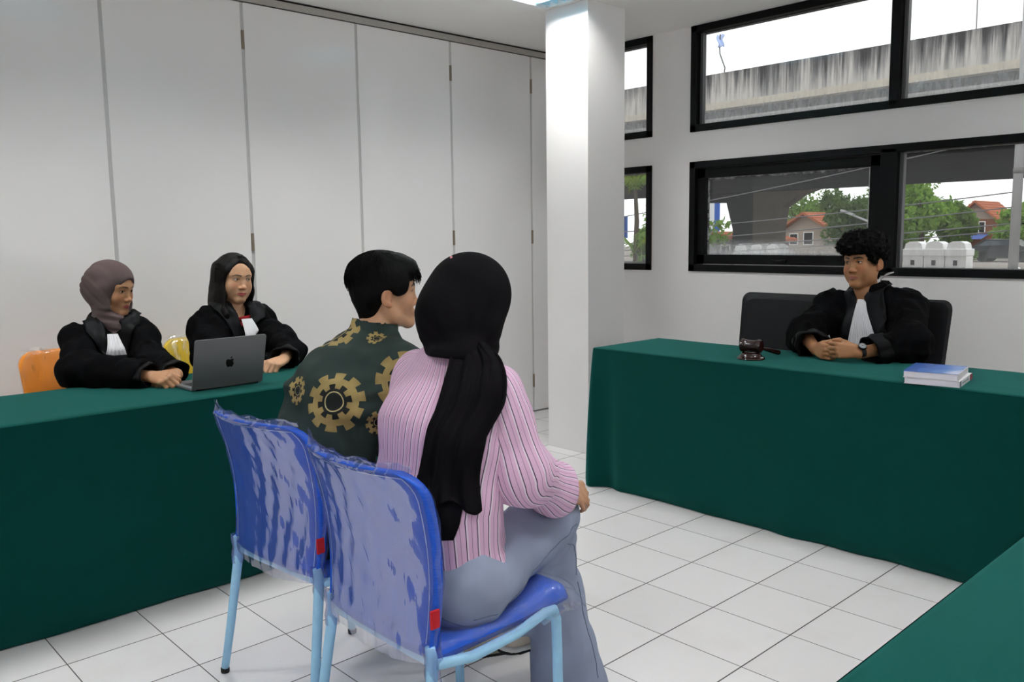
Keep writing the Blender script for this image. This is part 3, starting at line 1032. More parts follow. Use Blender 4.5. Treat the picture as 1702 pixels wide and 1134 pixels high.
def stained_concrete():
    t = NT('rain_stained_concrete'); o = t.pos()
    p = t.xyz(o)
    s1 = t.noise(1.0, 6, t.scale(o, (3.2, 3.2, .16)), .7)
    s2 = t.noise(1.0, 5, t.scale(o, (9, 9, .5)), .7)
    big = t.noise(.35, 4, o)
    k = t.math('ADD', t.math('MULTIPLY', s1, .75), t.math('MULTIPLY', s2, .45))
    k = t.math('ADD', k, t.math('MULTIPLY', t.math('SUBTRACT', big, .5), .35))
    topd = t.math('MULTIPLY', t.math('SUBTRACT', p[2], 6.75), -.16)           # rain streaks run down from the coping
    k = t.math('ADD', k, topd)
    c = t.ramp(k, [(.44, (.035, .034, .035)), (.52, (.12, .118, .12)), (.60, (.28, .27, .265)), (.70, (.50, .475, .45))])
    return t.pbr(c, .9, .15)


MAT['stained'] = stained_concrete()
MAT['pale_concrete'] = simple('pale_concrete', (.50, .45, .37), .9, .15, var=.25, scale=2)
MAT['grey_concrete'] = simple('grey_concrete', (.16, .155, .15), .9, .15, var=.3, scale=1.5)
MAT['weathered'] = simple('weathered_concrete', (.34, .33, .32), .9, .15, var=.3, scale=2)
MAT['dark_concrete'] = simple('dark_concrete', (.030, .030, .033), .9, .1, var=.3, scale=1.2)
MAT['brown_concrete'] = simple('brownish_concrete', (.10, .085, .072), .9, .1, var=.25, scale=1.2)
MAT['road'] = simple('road', (.30, .27, .245), .95, .1, var=.2, scale=.8)
MAT['whitewash'] = simple('whitewashed_concrete', (.85, .85, .85), .8, .2, var=.04, scale=3)
MAT['dark_hole'] = simple('dark_opening', (.02, .02, .02), .9, .1)
MAT['trunk'] = simple('bark', (.07, .05, .035), .9, .1, var=.3, scale=5)
MAT['roof_tile'] = simple('orange_roof_tile', (.40, .135, .07), .85, .15, var=.35, scale=2.5)
MAT['house_wall'] = simple('beige_house_wall', (.36, .30, .25), .9, .1, var=.2, scale=1)
MAT['brick'] = simple('red_brick_wall', (.22, .085, .05), .9, .1, var=.3, scale=3)
MAT['blue_sign'] = simple('blue_sign', (.03, .12, .50), .6, .3)
MAT['white_sign'] = simple('white_sign', (.80, .82, .86), .6, .3)
MAT['galv'] = simple('galvanised_steel', (.34, .34, .35), .6, .4, .3, var=.15, scale=6)
MAT['wire'] = simple('cable', (.13, .13, .14), .7, .3)
MAT['car_paint'] = simple('dark_car_paint', (.03, .032, .037), .3, .5)
MAT['car_glass'] = simple('car_glass', (.06, .08, .10), .1, .6)
MAT['blue_awning'] = simple('blue_awning', (.10, .16, .42), .7, .2)
MAT['blue_scrap'] = simple('pale_blue_scrap', (.50, .62, .95), .7, .2)


def leaves(name, c1, c2):
    t = NT(name); o = t.obj(); n = t.noise(1.1, 3, o); n2 = t.noise(9, 2, o)
    c = t.mix(t.math('ADD', t.math('MULTIPLY', n, .6), t.math('MULTIPLY', n2, .4)), (*c1, 1), (*c2, 1))
    d = t.n('ShaderNodeBsdfDiffuse', {0: c}).outputs[0]; tr = t.n('ShaderNodeBsdfTranslucent', {0: c}).outputs[0]
    m = t.n('ShaderNodeMixShader', {0: .4, 1: d, 2: tr}).outputs[0]
    t.t.links.new(m, t.out.inputs[0]); return t.m


MAT['leaf_mid'] = leaves('mid_green_leaves', (.05, .115, .022), (.24, .38, .085))
MAT['leaf_bright'] = leaves('bright_green_leaves', (.08, .19, .03), (.32, .50, .10))
MAT['leaf_dark'] = leaves('dark_green_leaves', (.035, .075, .022), (.15, .24, .075))
MAT['leaf_yellow'] = leaves('yellow_green_fronds', (.12, .20, .02), (.42, .50, .08))

tag(MB().box((-90, YW + .14, GZ - .1), (60, 140, GZ)).build('ground_outside', MAT['road']), 'pale dusty road and ground outside the windows', 'ground', None, 'structure')

# overpass
ov = empty('overpass', (-12, 24.6, GZ), 'long rain-streaked concrete overpass crossing outside the windows', 'overpass')
MB().box((-70, 24.6, 6.22), (45, 24.85, 7.31)).build('parapet', MAT['stained'], ov)
MB().box((-70, 24.45, 5.98), (45, 24.9, 6.22)).build('ledge', MAT['pale_concrete'], ov)
MB().box((-70, 24.95, 5.2), (45, 34.2, 6.3)).box((-70, 25.0, 5.75), (45, 25.1, 5.98)).build('deck', MAT['dark_concrete'], ov)
MB().box((-70, 24.62, 4.8), (45, 24.95, 5.48)).build('edge_beam', MAT['grey_concrete'], ov); MB().box((-70, 24.52, 5.48), (45, 24.95, 5.66)).build('edge_beam', MAT['weathered'], ov)
for y in (27.5, 30.8):
    g = MB(); z = 3.22 if y > 30 else 4.3
    g.box((-70, y, z), (45, y + .7, 5.3))
    for k in range(5): g.box((-70, y - .05, z + .25 + k * .36), (45, y, z + .34 + k * .36))
    g.build('girder', MAT['dark_concrete'], ov)
q = MB(); q.prism([(-24, 3.3), (-24, 2.95), (-19.7, 2.8), (-19.35, 1.6), (-19.35, GZ), (-18.3, GZ), (-18.3, 3.3)], 0, .7, np.array([[1, 0, 0], [0, 0, 1], [0, 1, 0]]).T @ np.eye(3), (0, 31.2, 0)); q.build('pier', MAT['dark_concrete'], ov)
q = MB(); q.prism([(-18.3, 3.3), (-18.3, GZ), (-17.0, GZ), (-17.05, 1.5), (-16.9, 2.5), (-16.1, 3.0), (-15.2, 3.3)], 0, .7, np.array([[1, 0, 0], [0, 0, 1], [0, 1, 0]]).T @ np.eye(3), (0, 31.2, 0)); q.build('pier', MAT['brown_concrete'], ov)


def tree(name, label, x, y, zt, rx, rz, mat, seed, n=3600, leaf=.20, clumps=26):
    rng = np.random.RandomState(seed)
    e = empty(name, (x, y, GZ), label, 'tree')
    zc = zt - rz
    m = MB(); m.tube([(x, y, GZ), (x + .1, y, (zc + GZ) / 2), (x - .05, y, zc)], [.20, .15, .09], 8)
    for k in range(5):
        a = k * 1.3 + seed; m.tube([(x, y, zc - rz * .5), (x + .35 * rx * math.cos(a), y + .35 * rx * math.sin(a), zc), (x + .6 * rx * math.cos(a), y + .6 * rx * math.sin(a), zc + rz * .35)], [.08, .05, .02], 6)
    m.build('trunk', MAT['trunk'], e, True)
    cl = rng.normal(size=(clumps, 3)); cl /= np.linalg.norm(cl, axis=1)[:, None]; cl *= rng.uniform(.25, .86, (clumps, 1))
    cr = rng.uniform(.22, .42, clumps)
    k = rng.randint(0, clumps, n); d = rng.normal(size=(n, 3)); d /= np.linalg.norm(d, axis=1)[:, None]
    p = cl[k] + d * (cr[k] * rng.uniform(.65, 1.05, n))[:, None]
    P0 = np.array([x, y, zc]) + p * np.array([rx, rx, rz])
    a = rng.normal(size=(n, 3)); a /= np.linalg.norm(a, axis=1)[:, None]
    b = np.cross(a, d); b /= np.linalg.norm(b, axis=1)[:, None] + 1e-9
    s = leaf * rng.uniform(.6, 1.3, (n, 1))
    P = np.stack([P0 - a * s, P0 - b * s * .5, P0 + a * s, P0 + b * s * .5], 1).reshape(-1, 3)
    np_mesh('foliage', P, np.arange(4 * n).reshape(-1, 4), mat, e, False)


tree('tree', 'rounded green tree behind the overpass pier, left of the orange roof', -35.8, 68, 6.4, 4.6, 3.6, MAT['leaf_mid'], 1)
tree('tree', 'green tree rising behind the orange-roofed house', -30.6, 78, 7.4, 5.0, 4.2, MAT['leaf_mid'], 2)
tree('tree', 'dark spreading tree right of the orange-roofed house', -25.6, 57, 5.3, 2.6, 2.7, MAT['leaf_dark'], 3)
tree('tree', 'dark leafy tree behind the black window mullion', -22.6, 56, 4.8, 2.6, 2.4, MAT['leaf_dark'], 4)
tree('tree', 'bright green tree above the white balustrade', -18.6, 51, 4.7, 2.0, 2.2, MAT['leaf_bright'], 5)
tree('tree', 'thinner browning tree left of the brick house', -18.9, 57, 3.9, 1.6, 2.2, MAT['leaf_mid'], 6)
tree('tree', 'green tree at the right end beside the grey utility pole', -14.6, 57, 2.95, 2.2, 1.7, MAT['leaf_bright'], 7)
tree('tree', 'small bush beside the parked car', -12.6, 41, .9, .7, .65, MAT['leaf_mid'], 8, 900, .12, 12)
tree('tree', 'green tree behind the blue and white signboard', -44, 62, 6, 4.2, 3.2, MAT['leaf_bright'], 9)


def house(label, x0, x1, y, zb, zw, zr, wall, wins, awning=None):
    e = empty('house', ((x0 + x1) / 2, y, GZ), label, 'house')
    d = 5
    MB().box((x0, y, GZ), (x1, y + d, zw)).build('wall', wall, e)
    m = MB(); xm = (x0 + x1) / 2; o = (x1 - x0) * .1; th = .18
    for s in (-1, 1):
        xe = xm + s * ((x1 - x0) / 2 + o)
        v = []
        for yy in (y - .6, y + d + .3):
            v += [(xm, yy, zr), (xe, yy, zw - .12), (xe, yy, zw - .12 + th), (xm, yy, zr + th)]
        m.add(v, [(0, 1, 2, 3), (7, 6, 5, 4), (3, 2, 6, 7), (1, 0, 4, 5), (2, 1, 5, 6)])
        for k in range(7):
            f0 = k / 7
            a = np.array([xm, y - .65, zr + th]); b = np.array([xe, y - .65, zw - .12 + th]); p_ = a + (b - a) * (f0 + .07)
            m.tube([p_, p_ + np.array([0, d + .9, 0])], .06, 6)
    m.build('roof', MAT['roof_tile'], e)
    MB().prism([(x0, zw), (x1, zw), (xm, zr)], 0, .3, np.array([[1, 0, 0], [0, 0, 1], [0, 1, 0]]).T, (0, y + .05, 0)).build('gable', MAT['house_wall'], e)
    for a, b, c, f in wins:
        g = MB(); g.box((a - .07, y - .05, c - .07), (b + .07, y + .02, f + .07)); fo = g.build('window_frame', MAT['whitewash'], e); sub_origin(fo, e)
        g = MB().box((a, y - .07, c), (b, y - .04, f)); g.build('pane', MAT['dark_hole'], fo)
    if awning:
        a, b, z = awning
        v = [(a, y, z + .35), (b, y, z + .35), (b, y - 1.6, z), (a, y - 1.6, z), (a, y, z + .28), (b, y, z + .28), (b, y - 1.6, z - .07), (a, y - 1.6, z - .07)]
        MB().add(v, [(0, 1, 2, 3), (7, 6, 5, 4), (3, 2, 6, 7), (0, 3, 7, 4), (1, 0, 4, 5), (2, 1, 5, 6)]).build('awning', MAT['blue_awning'], e)


house('low house with orange tiled roof seen through the lower window', -32.8, -29.0, 60, 0, 1.65, 2.85, MAT['house_wall'], [(-31.0, -30.3, .5, 1.4), (-32.2, -31.6, .5, 1.3)])
house('brick house with orange gabled roof and blue awning, right of the trees', -24.9, -21.9, 75, 0, 2.35, 3.75, MAT['brick'], [(-24.3, -23.9, 1.25, 2.1), (-23.1, -22.7, 1.25, 2.1)], (-25.2, -22.4, .75))
house('grey roadside shed beside the overpass pier', -32.5, -27.4, 46, 0, .95, 1.35, MAT['grey_concrete'], [(-29.5, -28.9, .1, .6)])


def balustrade(label, x0, x1, y, segs, z0=GZ):
    e = empty('balustrade', ((x0 + x1) / 2, y, z0), label, 'balustrade', 'white concrete balustrades by the road')
    w_ = (x1 - x0) / segs
    for k in range(segs):
        a, b = x0 + k * w_, x0 + (k + 1) * w_
        m = MB().bevbox((a + .02, y, z0), (b - .02, y + .9, z0 + .62), .03)
        m.bevbox((a, y - .08, z0 + .62), (b, y + .98, z0 + .95), .03)
        m.prism([(a + .06, z0 + .95), (b - .06, z0 + .95), (b - .12, z0 + 1.2), (b - .3, z0 + 1.3), (a + .3, z0 + 1.3), (a + .12, z0 + 1.2)], 0, .8, np.array([[1, 0, 0], [0, 0, 1], [0, 1, 0]]).T, (0, y, 0))
        o = m.build('block', MAT['whitewash'], e)
        MB().box(((a + b) / 2 - .1, y - .02, z0 + .18), ((a + b) / 2 + .08, y + .02, z0 + .42)).build('opening', MAT['dark_hole'], e)


balustrade('white concrete balustrade of three blocks outside the right lower pane', -14.6, -11.7, 38.7, 3)
balustrade('white concrete balustrade below the overpass pier outside the left lower pane', -17.6, -15.35, 28.5, 3, GZ + .05)

e = empty('signboard', (-29.5, 45, GZ), 'blue edged white signboard left of the overpass pier', 'signboard', None)
MB().box((-30.6, 45, 1.7), (-29.45, 45.1, 3.75)).build('panel', MAT['white_sign'], e)
MB().box((-29.45, 44.98, 1.65), (-29.12, 45.12, 3.8)).box((-30.6, 44.98, 1.55), (-29.12, 45.12, 1.7)).build('border', MAT['blue_sign'], e)
MB().tube([(-29.8, 45.1, GZ), (-29.8, 45.1, 2)], .06, 8).build('post', MAT['galv'], e)
e = empty('signboard', (-30, 36, GZ), 'white board with a blue frame seen through the narrow lower window', 'signboard', None)
MB().box((-31.6, 36, 1.55), (-29.9, 36.1, 2.25)).build('panel', MAT['white_sign'], e)
MB().box((-29.9, 35.98, 1.2), (-29.55, 36.12, 2.5)).box((-31.6, 35.98, 1.2), (-29.9, 36.12, 1.55)).build('border', MAT['blue_sign'], e)
MB().tube([(-30.4, 36.1, GZ), (-30.4, 36.1, 1.4)], .06, 8).build('post', MAT['galv'], e)

# palm just outside the narrow window
rng = random.Random(4)
e = empty('palm', (-7.55, 9.3, GZ), 'yellow-green palm just outside the narrow lower window', 'palm')
MB().tube([(-7.62, 9.3, GZ), (-7.6, 9.3, .6), (-7.56, 9.3, 1.6), (-7.6, 9.3, 2.25)], [.07, .05, .045, .03], 8).build('trunk', MAT['trunk'], e, True)
for k in range(20):
    a = k * 2.4; L = rng.uniform(.75, 1.15); base = np.array([-7.6, 9.3, 2.25 if k < 13 else 1.05]); dr = np.array([math.cos(a), math.sin(a), 0])
    sp = [base + dr * L * t + np.array([0, 0, .42 * L * math.sin(t * 2.6) - .35 * L * t * t]) for t in np.linspace(0, 1, 9)]
    m = MB(); m.tube(sp, [.008] * 9, 5)
    for i in range(1, 9):
        for s in (-1, 1):
            for j in range(3):
                p0 = sp[i - 1] + (sp[i] - sp[i - 1]) * j / 3
                sd = np.cross(dr, (0, 0, 1)) * s
                q0 = p0 + (sd * .8 + dr * .5 + np.array([0, 0, -.5])) * .26 * math.sin(.3 + i / 9 * 2.6)
                m.add([p0, p0 + dr * .04, q0, q0 - dr * .006], [(0, 1, 2, 3)])
    m.build('frond', MAT['leaf_yellow' if k % 3 else 'leaf_bright'], e)

tree('shrub', 'leafy shrub below the palm outside the narrow lower window', -7.45, 9.6, 1.5, .6, .62, MAT['leaf_bright'], 21, 2400, .065, 22)
tree('shrub', 'pale leafy bush behind the palm, right part of the narrow lower window', -8.1, 11.5, 2.0, .9, .8, MAT['leaf_mid'], 22, 2200, .08, 20)
pl = empty('utility_pole', (-3.72, 18, GZ), 'grey utility pole outside at the right edge of the picture', 'pole')
MB().tube([(-3.72, 18, GZ), (-3.72, 18, 9)], [.105, .09], 14).build('shaft', MAT['galv'], pl, True)
MB().tube([(-3.72, 18, 2.6), (-3.72, 18, 2.72)], .112, 14).build('band', MAT['grey_concrete'], pl, True); MB().tube([(-3.72, 18, 3.3), (-3.72, 18, 3.36)], .11, 14).build('band', MAT['grey_concrete'], pl, True)
MB().tube([(-3.6, 18.02, .5), (-4.25, 18.6, -.42)], .03, 8).build('stay', MAT['whitewash'], pl)
WL = [((-24, 16.4, 1.35), (-3.72, 18, 2.05)), ((-24, 16.3, .95), (-3.72, 18, 1.72)), ((-24, 16, 1.0), (-3.72, 18, 3.35)), ((-24, 16.2, .9), (-3.72, 18, 1.35)), ((-24, 16.6, .7), (-3.72, 18, 1.2))]
for k, (a, b) in enumerate(WL):
    a = np.array(a); b = np.array(b); b[2] += .15
    p = [a + (b - a) * t - np.array([0, 0, .5 * 4 * t * (1 - t) * .6]) for t in np.linspace(0, 1, 24)]
    m = MB().tube(p, .014, 5); o = m.build('overhead_cable', MAT['wire'], None, True, origin=a)
    tag(o, 'thin dark overhead cable strung across the view of the lower windows', 'cable', 'overhead cables outside')

sl = empty('street_lamp', (-9.6, 22, GZ), 'grey street lamp leaning out in front of the trees', 'street lamp')
MB().tube([(-8.2, 22, GZ), (-8.25, 22, 1.2), (-8.5, 22, 1.52), (-9.35, 22, 1.87)], [.05, .045, .035, .03], 10).build('pole', MAT['galv'], sl, True)
MB().bevbox((-.22, -.07, -.035), (.22, .07, .035), .02, rot_axis((0, 1, 0), 21), (-9.52, 22, 1.95)).build('lamp_head', MAT['galv'], sl)

lp = empty('lamp_mast', (-7.16, 25.1, 7.31), 'thin mast standing on the overpass parapet, right upper pane', 'mast')
MB().tube([(-7.16, 25.1, 6.3), (-7.2, 25.1, 11)], .022, 8).build('mast', MAT['galv'], lp)
bp = empty('bent_pole', (-15.8, 24.9, 7.31), 'thin bent pole with a pale blue scrap above the overpass parapet', 'pole')
MB().tube([(-15.72, 24.75, 6.9), (-15.76, 24.75, 7.25), (-15.72, 24.75, 7.5), (-15.95, 24.75, 8.05), (-15.97, 24.75, 8.4), (-15.95, 24.75, 8.75)], .024, 8).build('pole', MAT['wire'], bp, True)
G = np.zeros((9, 9, 3))
for i in range(9):
    for j in range(9):
        G[i, j] = (-16.05 + i * .035 + .03 * math.sin(j * .9), 24.72 + .05 * math.sin(i * 1.1 + j * .6), 8.30 + j * .055 - .02 * (i % 3))
cloth_grid('scrap', G, .01, MAT['blue_scrap'], bp)

# parked car
cr = empty('car', (-13.6, 50, GZ), 'dark parked car beyond the white balustrade', 'car')
m = MB(); m.prism([(-15.4, .0), (-11.9, .0), (-11.8, .35), (-12.0, .62), (-12.7, .68), (-13.2, 1.05), (-14.6, 1.08), (-15.2, .70), (-15.5, .6)], 0, 1.6, np.array([[1, 0, 0], [0, 0, 1], [0, 1, 0]]).T, (0, 50, GZ + .22)); m.build('car_body', MAT['car_paint'], cr)
m = MB(); m.prism([(-13.0, .70), (-13.3, .98), (-14.5, 1.0), (-14.95, .70)], 0, 1.64, np.array([[1, 0, 0], [0, 0, 1], [0, 1, 0]]).T, (0, 49.98, GZ + .22)); m.build('side_window', MAT['car_glass'], cr)
for x in (-12.6, -14.7):
    MB().tube([(x, 49.95, GZ + .3), (x, 51.65, GZ + .3)], .3, 18).build('wheel', MAT['dark_hole'], cr)
# ------------------------------------------------------------------ chairs in their plastic wrapping
def film_material(name, haze, hcol, seed):
    """thin clear film: reflective, milky where it stands off, crumpled, with painted highlight streaks"""
    t = NT(name); o = t.obj()
    m = t.n('ShaderNodeMapping', {'Location': (seed, 0, 0), 'Rotation': (0, .50, 0), 'Scale': (9, 9, .55)}); t.set(m.inputs[0], o)
    s1 = t.noise(1.6, 4, m.outputs[0], .6); s2 = t.noise(5.5, 2, m.outputs[0], .5); big = t.noise(4, 2, o)
    k = t.math('ADD', t.math('MULTIPLY', s1, .7), t.math('ADD', t.math('MULTIPLY', s2, .12), t.math('MULTIPLY', big, .45)))
    hz = t.ramp(k, [(.40, (.10,) * 3), (.54, (.38,) * 3), (.66, (.72,) * 3), (.84, (1,) * 3)])
    m2 = t.n('ShaderNodeMapping', {'Location': (seed, 3, 0), 'Rotation': (0, .42, 0), 'Scale': (70, 70, 1.6)}); t.set(m2.inputs[0], o)
    ln = t.math('MULTIPLY', t.math('SUBTRACT', t.noise(1.0, 2, m2.outputs[0], .5), .57, clamp=True), 5.0, clamp=True)  # fine highlight lines painted into the haze
    hz = t.math('ADD', hz, t.math('MULTIPLY', ln, .55), clamp=True)
    b = t.bump(t.math('ADD', t.math('MULTIPLY', s2, 1.0), t.math('MULTIPLY', t.noise(60, 2, o), .15)), .5, .004)
    tr = t.n('ShaderNodeBsdfTransparent', {0: (.97, .97, .98, 1)}).outputs[0]
    gl = t.n('ShaderNodeBsdfGlossy', {'Roughness': .14, 'Normal': b}).outputs[0]
    df = t.n('ShaderNodeBsdfDiffuse', {0: (*hcol, 1), 'Normal': b}).outputs[0]
    a = t.n('ShaderNodeMixShader', {0: t.math('MULTIPLY', hz, haze), 1: tr, 2: df}).outputs[0]
    fr = t.n('ShaderNodeFresnel', {0: 1.5, 1: b}).outputs[0]
    r = t.n('ShaderNodeMixShader', {0: t.math('MULTIPLY', fr, .32, clamp=True), 1: a, 2: gl}).outputs[0]
    t.t.links.new(r, t.out.inputs[0]); return t.m


def mesh_fabric(name, col, ribs=.22):
    """ribbed upholstery seen through the film"""
    t = NT(name); o = t.obj(); p = t.xyz(o)
    rib = t.math('SINE', t.math('MULTIPLY', t.math('ADD', p[0], p[2]), 900))
    n = t.noise(20, 2, o)
    c = t.mix(n, tuple(q * .85 for q in col) + (1,), tuple(min(1, q * 1.12) for q in col) + (1,))
    return t.pbr(c, .5, .4, 0, t.bump(rib, ribs, .0015))


MAT['film'] = film_material('clear_plastic_film', .38, (.20, .25, .62), 3.1)
MAT['film_seat'] = film_material('clear_seat_film', .13, (.6, .65, .8), 1.2)
MAT['film_warm'] = film_material('clear_film', .12, (.8, .75, .6), 2.2)
MAT['blue_fabric'] = mesh_fabric('blue_upholstery', (.008, .095, .60))
MAT['orange_fabric'] = mesh_fabric('orange_upholstery', (.92, .27, .006), .03)
MAT['yellow_fabric'] = mesh_fabric('yellow_upholstery', (.90, .60, .010), .03)
MAT['sky_tube'] = simple('pale_blue_wrapped_tube', (.36, .66, .92), .55, .4, var=.10, scale=40, bump=.25, bscale=60)
MAT['rubber'] = simple('black_rubber', (.015, .015, .017), .7, .3)
MAT['red_tag'] = simple('red_fabric_tag', (.52, .012, .02), .7, .3)
MAT['thread'] = simple('pale_thread', (.45, .52, .70), .7, .3)
MAT['leather'] = simple('black_leather', (.0045, .0045, .0055), .45, .22, var=.2, scale=30, bump=.12, bscale=160)
MAT['chrome'] = simple('brushed_steel', (.45, .45, .46), .3, .5, .9)


def back_point(u, v, off=0.0):
    """chair back: u -1..1 across, v 0..1 up; y negative is behind"""
    w = .203 + .026 * v
    y = -.018 - .045 * v - .03 * v * v + .058 * u * u * (.35 + .65 * v) + .02 * math.sin(v * 3.14)
    return np.array([u * w, y + off, .438 + .412 * v])


def outline_map(a, b, rc=.16):
    """square (a,b in -1..1, 0..1) with rounded top corners"""
    u, v = a, b
    if v > 1 - rc:
        t = (v - (1 - rc)) / rc
        m = 1 - .30 * (1 - math.sqrt(max(0, 1 - t * t)))
        u = a * m
    return u, v


def chair(loc, rz, fabric_, film, label, group, film_seat=None, feet=None):
    e = empty('stacking_chair', loc, label, 'chair', group)
    R = np.array([[math.cos(rz), -math.sin(rz), 0], [math.sin(rz), math.cos(rz), 0], [0, 0, 1]]); o = np.array(loc, float)
    T = lambda p: R @ np.asarray(p, float) + o
    N = 33
    # upholstered back: front and rear faces with a padded rim
    us = np.linspace(-1, 1, N); vs = np.linspace(0, 1, N)
    rows = []
    for d, ins in ((-.002, .05), (-.009, .012), (0, 0), (.008, .0), (.017, .012), (.020, .05)):
        g = np.zeros((N, N, 3))
        for i, a in enumerate(us):
            for j, b in enumerate(vs):
                u, v = outline_map(a * (1 - ins * .9), .5 + (b - .5) * (1 - ins))
                g[i, j] = T(back_point(u, v, d - .008))
        rows.append(g)
    m = MB()
    m.grid(rows[0]); m.grid(rows[-1][::-1])
    rim = [(i, 0) for i in range(N)] + [(N - 1, j) for j in range(1, N)] + [(i, N - 1) for i in range(N - 2, -1, -1)] + [(0, j) for j in range(N - 2, 0, -1)]
    m.grid(np.stack([np.array([g[i, j] for i, j in rim]) for g in rows], 1)[::-1], True)
    b_ = m.build('backrest', fabric_, e, True)
    bm = bmesh.new(); bm.from_mesh(b_.data); bmesh.ops.remove_doubles(bm, verts=bm.verts, dist=.0005); bmesh.ops.recalc_face_normals(bm, faces=bm.faces); bm.to_mesh(b_.data); bm.free()
    # stitching lines inside the rim
    s = MB()
    for k in (.93,):
        pts = [T(back_point(*outline_map(a * k, .5 + (b - .5) * k), -.0145)) for a, b in [(-1, q) for q in np.linspace(.02, 1, 24)] + [(q, 1) for q in np.linspace(-.96, .96, 24)] + [(1, q) for q in np.linspace(1, .02, 24)]]
        s.tube(pts, .0011, 5)
    s.build('stitching', MAT['thread'], sub_origin(b_, e))
    g = MB().bevbox((.207, -.014, .498), (.2135, .010, .540), .002, R, o); g.build('tag', MAT['red_tag'], b_)
    # seat pad with a rolled front
    prof = [(.010, .402), (-.006, .415), (-.008, .437), (.01, .452), (.10, .447), (.22, .450), (.33, .466), (.395, .472), (.430, .460), (.444, .440), (.436, .424), (.40, .424), (.2, .408)]
    M_ = 21; xs_ = np.linspace(-1, 1, M_); G = np.zeros((M_, len(prof), 3))
    for i, a in enumerate(xs_):
        ed = max(0, abs(a) - .86) / .14
        for j, (y, z) in enumerate(prof):
            zc_ = .425; z2 = zc_ + (z - zc_) * math.sqrt(max(0.05, 1 - ed * ed * .9)); y2 = .2 + (y - .2) * (1 - .05 * ed * ed)
            dip = -.010 * (1 - a * a) * math.exp(-((y - .2) / .14) ** 2) if z > .425 else 0
            G[i, j] = T((a * (.208 - .012 * max(0, y - .3) / .12), y2, z2 + dip))
    sm = MB(); sm.grid(np.concatenate([G, G[:, :1]], 1))
    sm.add(G[0], [tuple(range(len(prof)))]); sm.add(G[-1], [tuple(range(len(prof)))[::-1]])
    st_ = sm.build('seat', fabric_, e, True)
    bm = bmesh.new(); bm.from_mesh(st_.data); bmesh.ops.remove_doubles(bm, verts=bm.verts, dist=.0003); bmesh.ops.recalc_face_normals(bm, faces=bm.faces); bm.to_mesh(st_.data); bm.free()
    # film over the back: crumpled offset skin with a loose flap at the top
    rng = np.random.RandomState(int(abs(loc[0] * 100)) + 5)
    NF = 45
    uf = np.linspace(-1.03, 1.03, NF); vf = np.linspace(-.055, 1.035, NF)
    for nm, d0, sg in (('plastic_wrap', -.021, -1), ('plastic_wrap', .019, 1)):
        g = np.zeros((NF, NF, 3)); ph = rng.uniform(0, 6, 4)
        for i, a in enumerate(uf):
            for j, b in enumerate(vf):
                u, v = outline_map(a, min(b, 1.0)) if b <= 1 else (a * .70 + .30 * a * .55, b)
                edge = max(abs(a) - .9, 0) / .13
                cr_ = .0022 * math.sin(a * 9 + b * 16 + ph[0]) + .0018 * math.sin(a * 23 - b * 11 + ph[1]) + .0012 * math.sin(a * 41 + b * 37 + ph[2])
                if b > 1: cr_ += .0022 * math.sin(a * 31 + ph[3])
                sag = .010 * math.sin(math.pi * (a + 1) / 2) if b < 0 else 0
                dd = d0 * (1 - .85 * min(1, edge)) * (1 if b < 1 else .15)
                p = back_point(u, v, dd + sg * cr_)
                p[2] -= sag * (1 if b < 0 else 0) * 2
                if b > 1: p[2] += .004 * math.sin(a * 13 + ph[1]) + .012 * max(0, -a - .8) * 5
                if b < 0: p[1] += .10 * (-b) * (1.5 if sg > 0 else 1.0)
                g[i, j] = T(p)
        w = MB().grid(g if sg > 0 else g[::-1]).build(nm, film, e, True)
    fs = film_seat or film
    g = np.zeros((M_, 27, 3)); top = [(-.004, .42), (0, .455)] + [(y, .4585 + .002 * math.sin(y * 60)) for y in np.linspace(.03, .40, 18)] + [(.440, .470), (.460, .446), (.456, .424), (.44, .414), (.42, .418), (.39, .420), (.32, .41)]
    for i, a in enumerate(np.linspace(-1.04, 1.04, M_)):
        ed = max(0, abs(a) - .84) / .2
        for j, (y, z) in enumerate(top):
            cr_ = .0025 * math.sin(i * 2.1 + j * 1.3) * math.sin(j * .9 + i * .7) + .024 * min(1, max(0, (y - .16) / .24)) ** 1.3 * (z > .4585 - .004 and z < .462)
            z2 = z - .05 * ed ** 2 if z > .44 else z - .01 * ed
            g[i, j] = T((a * .211, y + .012 * ed * math.sin(j) * (y > .4), z2 + cr_ - (.006 * (1 - a * a) if z > .44 else 0)))
    MB().grid(g).build('plastic_wrap', fs, e, True)
    # tube frame: side rails bent into front legs; splayed rear legs; cross tubes
    feet = feet or ((-.085, -.035), (.045, -.055))
    for k, s_ in enumerate((-1, 1)):
        fx = s_ * .196
        rail = [(s_ * .208, .0, .415), (s_ * .21, .10, .398), (s_ * .208, .24, .404), (s_ * .204, .335, .422), (s_ * .20, .372, .417), (fx, .385, .388), (fx, .388, .31), (fx, .392, .15), (fx, .395, .012)]
        l = MB().tube([T(q) for q in rail], [.0125, .0125, .0125, .0125, .0128, .0132, .013, .013, .0125], 14).build('leg', MAT['sky_tube'], e, True)
        MB().lathe([(.0135, 0), (.0145, .004), (.0145, .014), (.012, .018)], 14, None, T((fx, .395, 0))).build('foot_cap', MAT['rubber'], sub_origin(l, e))
        dx, dy = feet[k]; x0, y0 = s_ * .2, -.004
        rl = [(x0, y0 - .006, .455), (x0, y0, .42), (x0 + dx * .15, y0 + dy * .15, .355), (x0 + dx * .6, y0 + dy * .6, .165), (x0 + dx, y0 + dy, .012)]
        l = MB().tube([T(q) for q in rl], [.011, .0138, .0138, .0128, .0118], 14).build('leg', MAT['sky_tube'], e, True)
        MB().lathe([(.0125, 0), (.0135, .004), (.0135, .014), (.011, .018)], 14, None, T((x0 + dx, y0 + dy, 0))).build('foot_cap', MAT['rubber'], sub_origin(l, e))
        g = np.zeros((15, 9, 3))                         # film gathered around the top of the rear leg
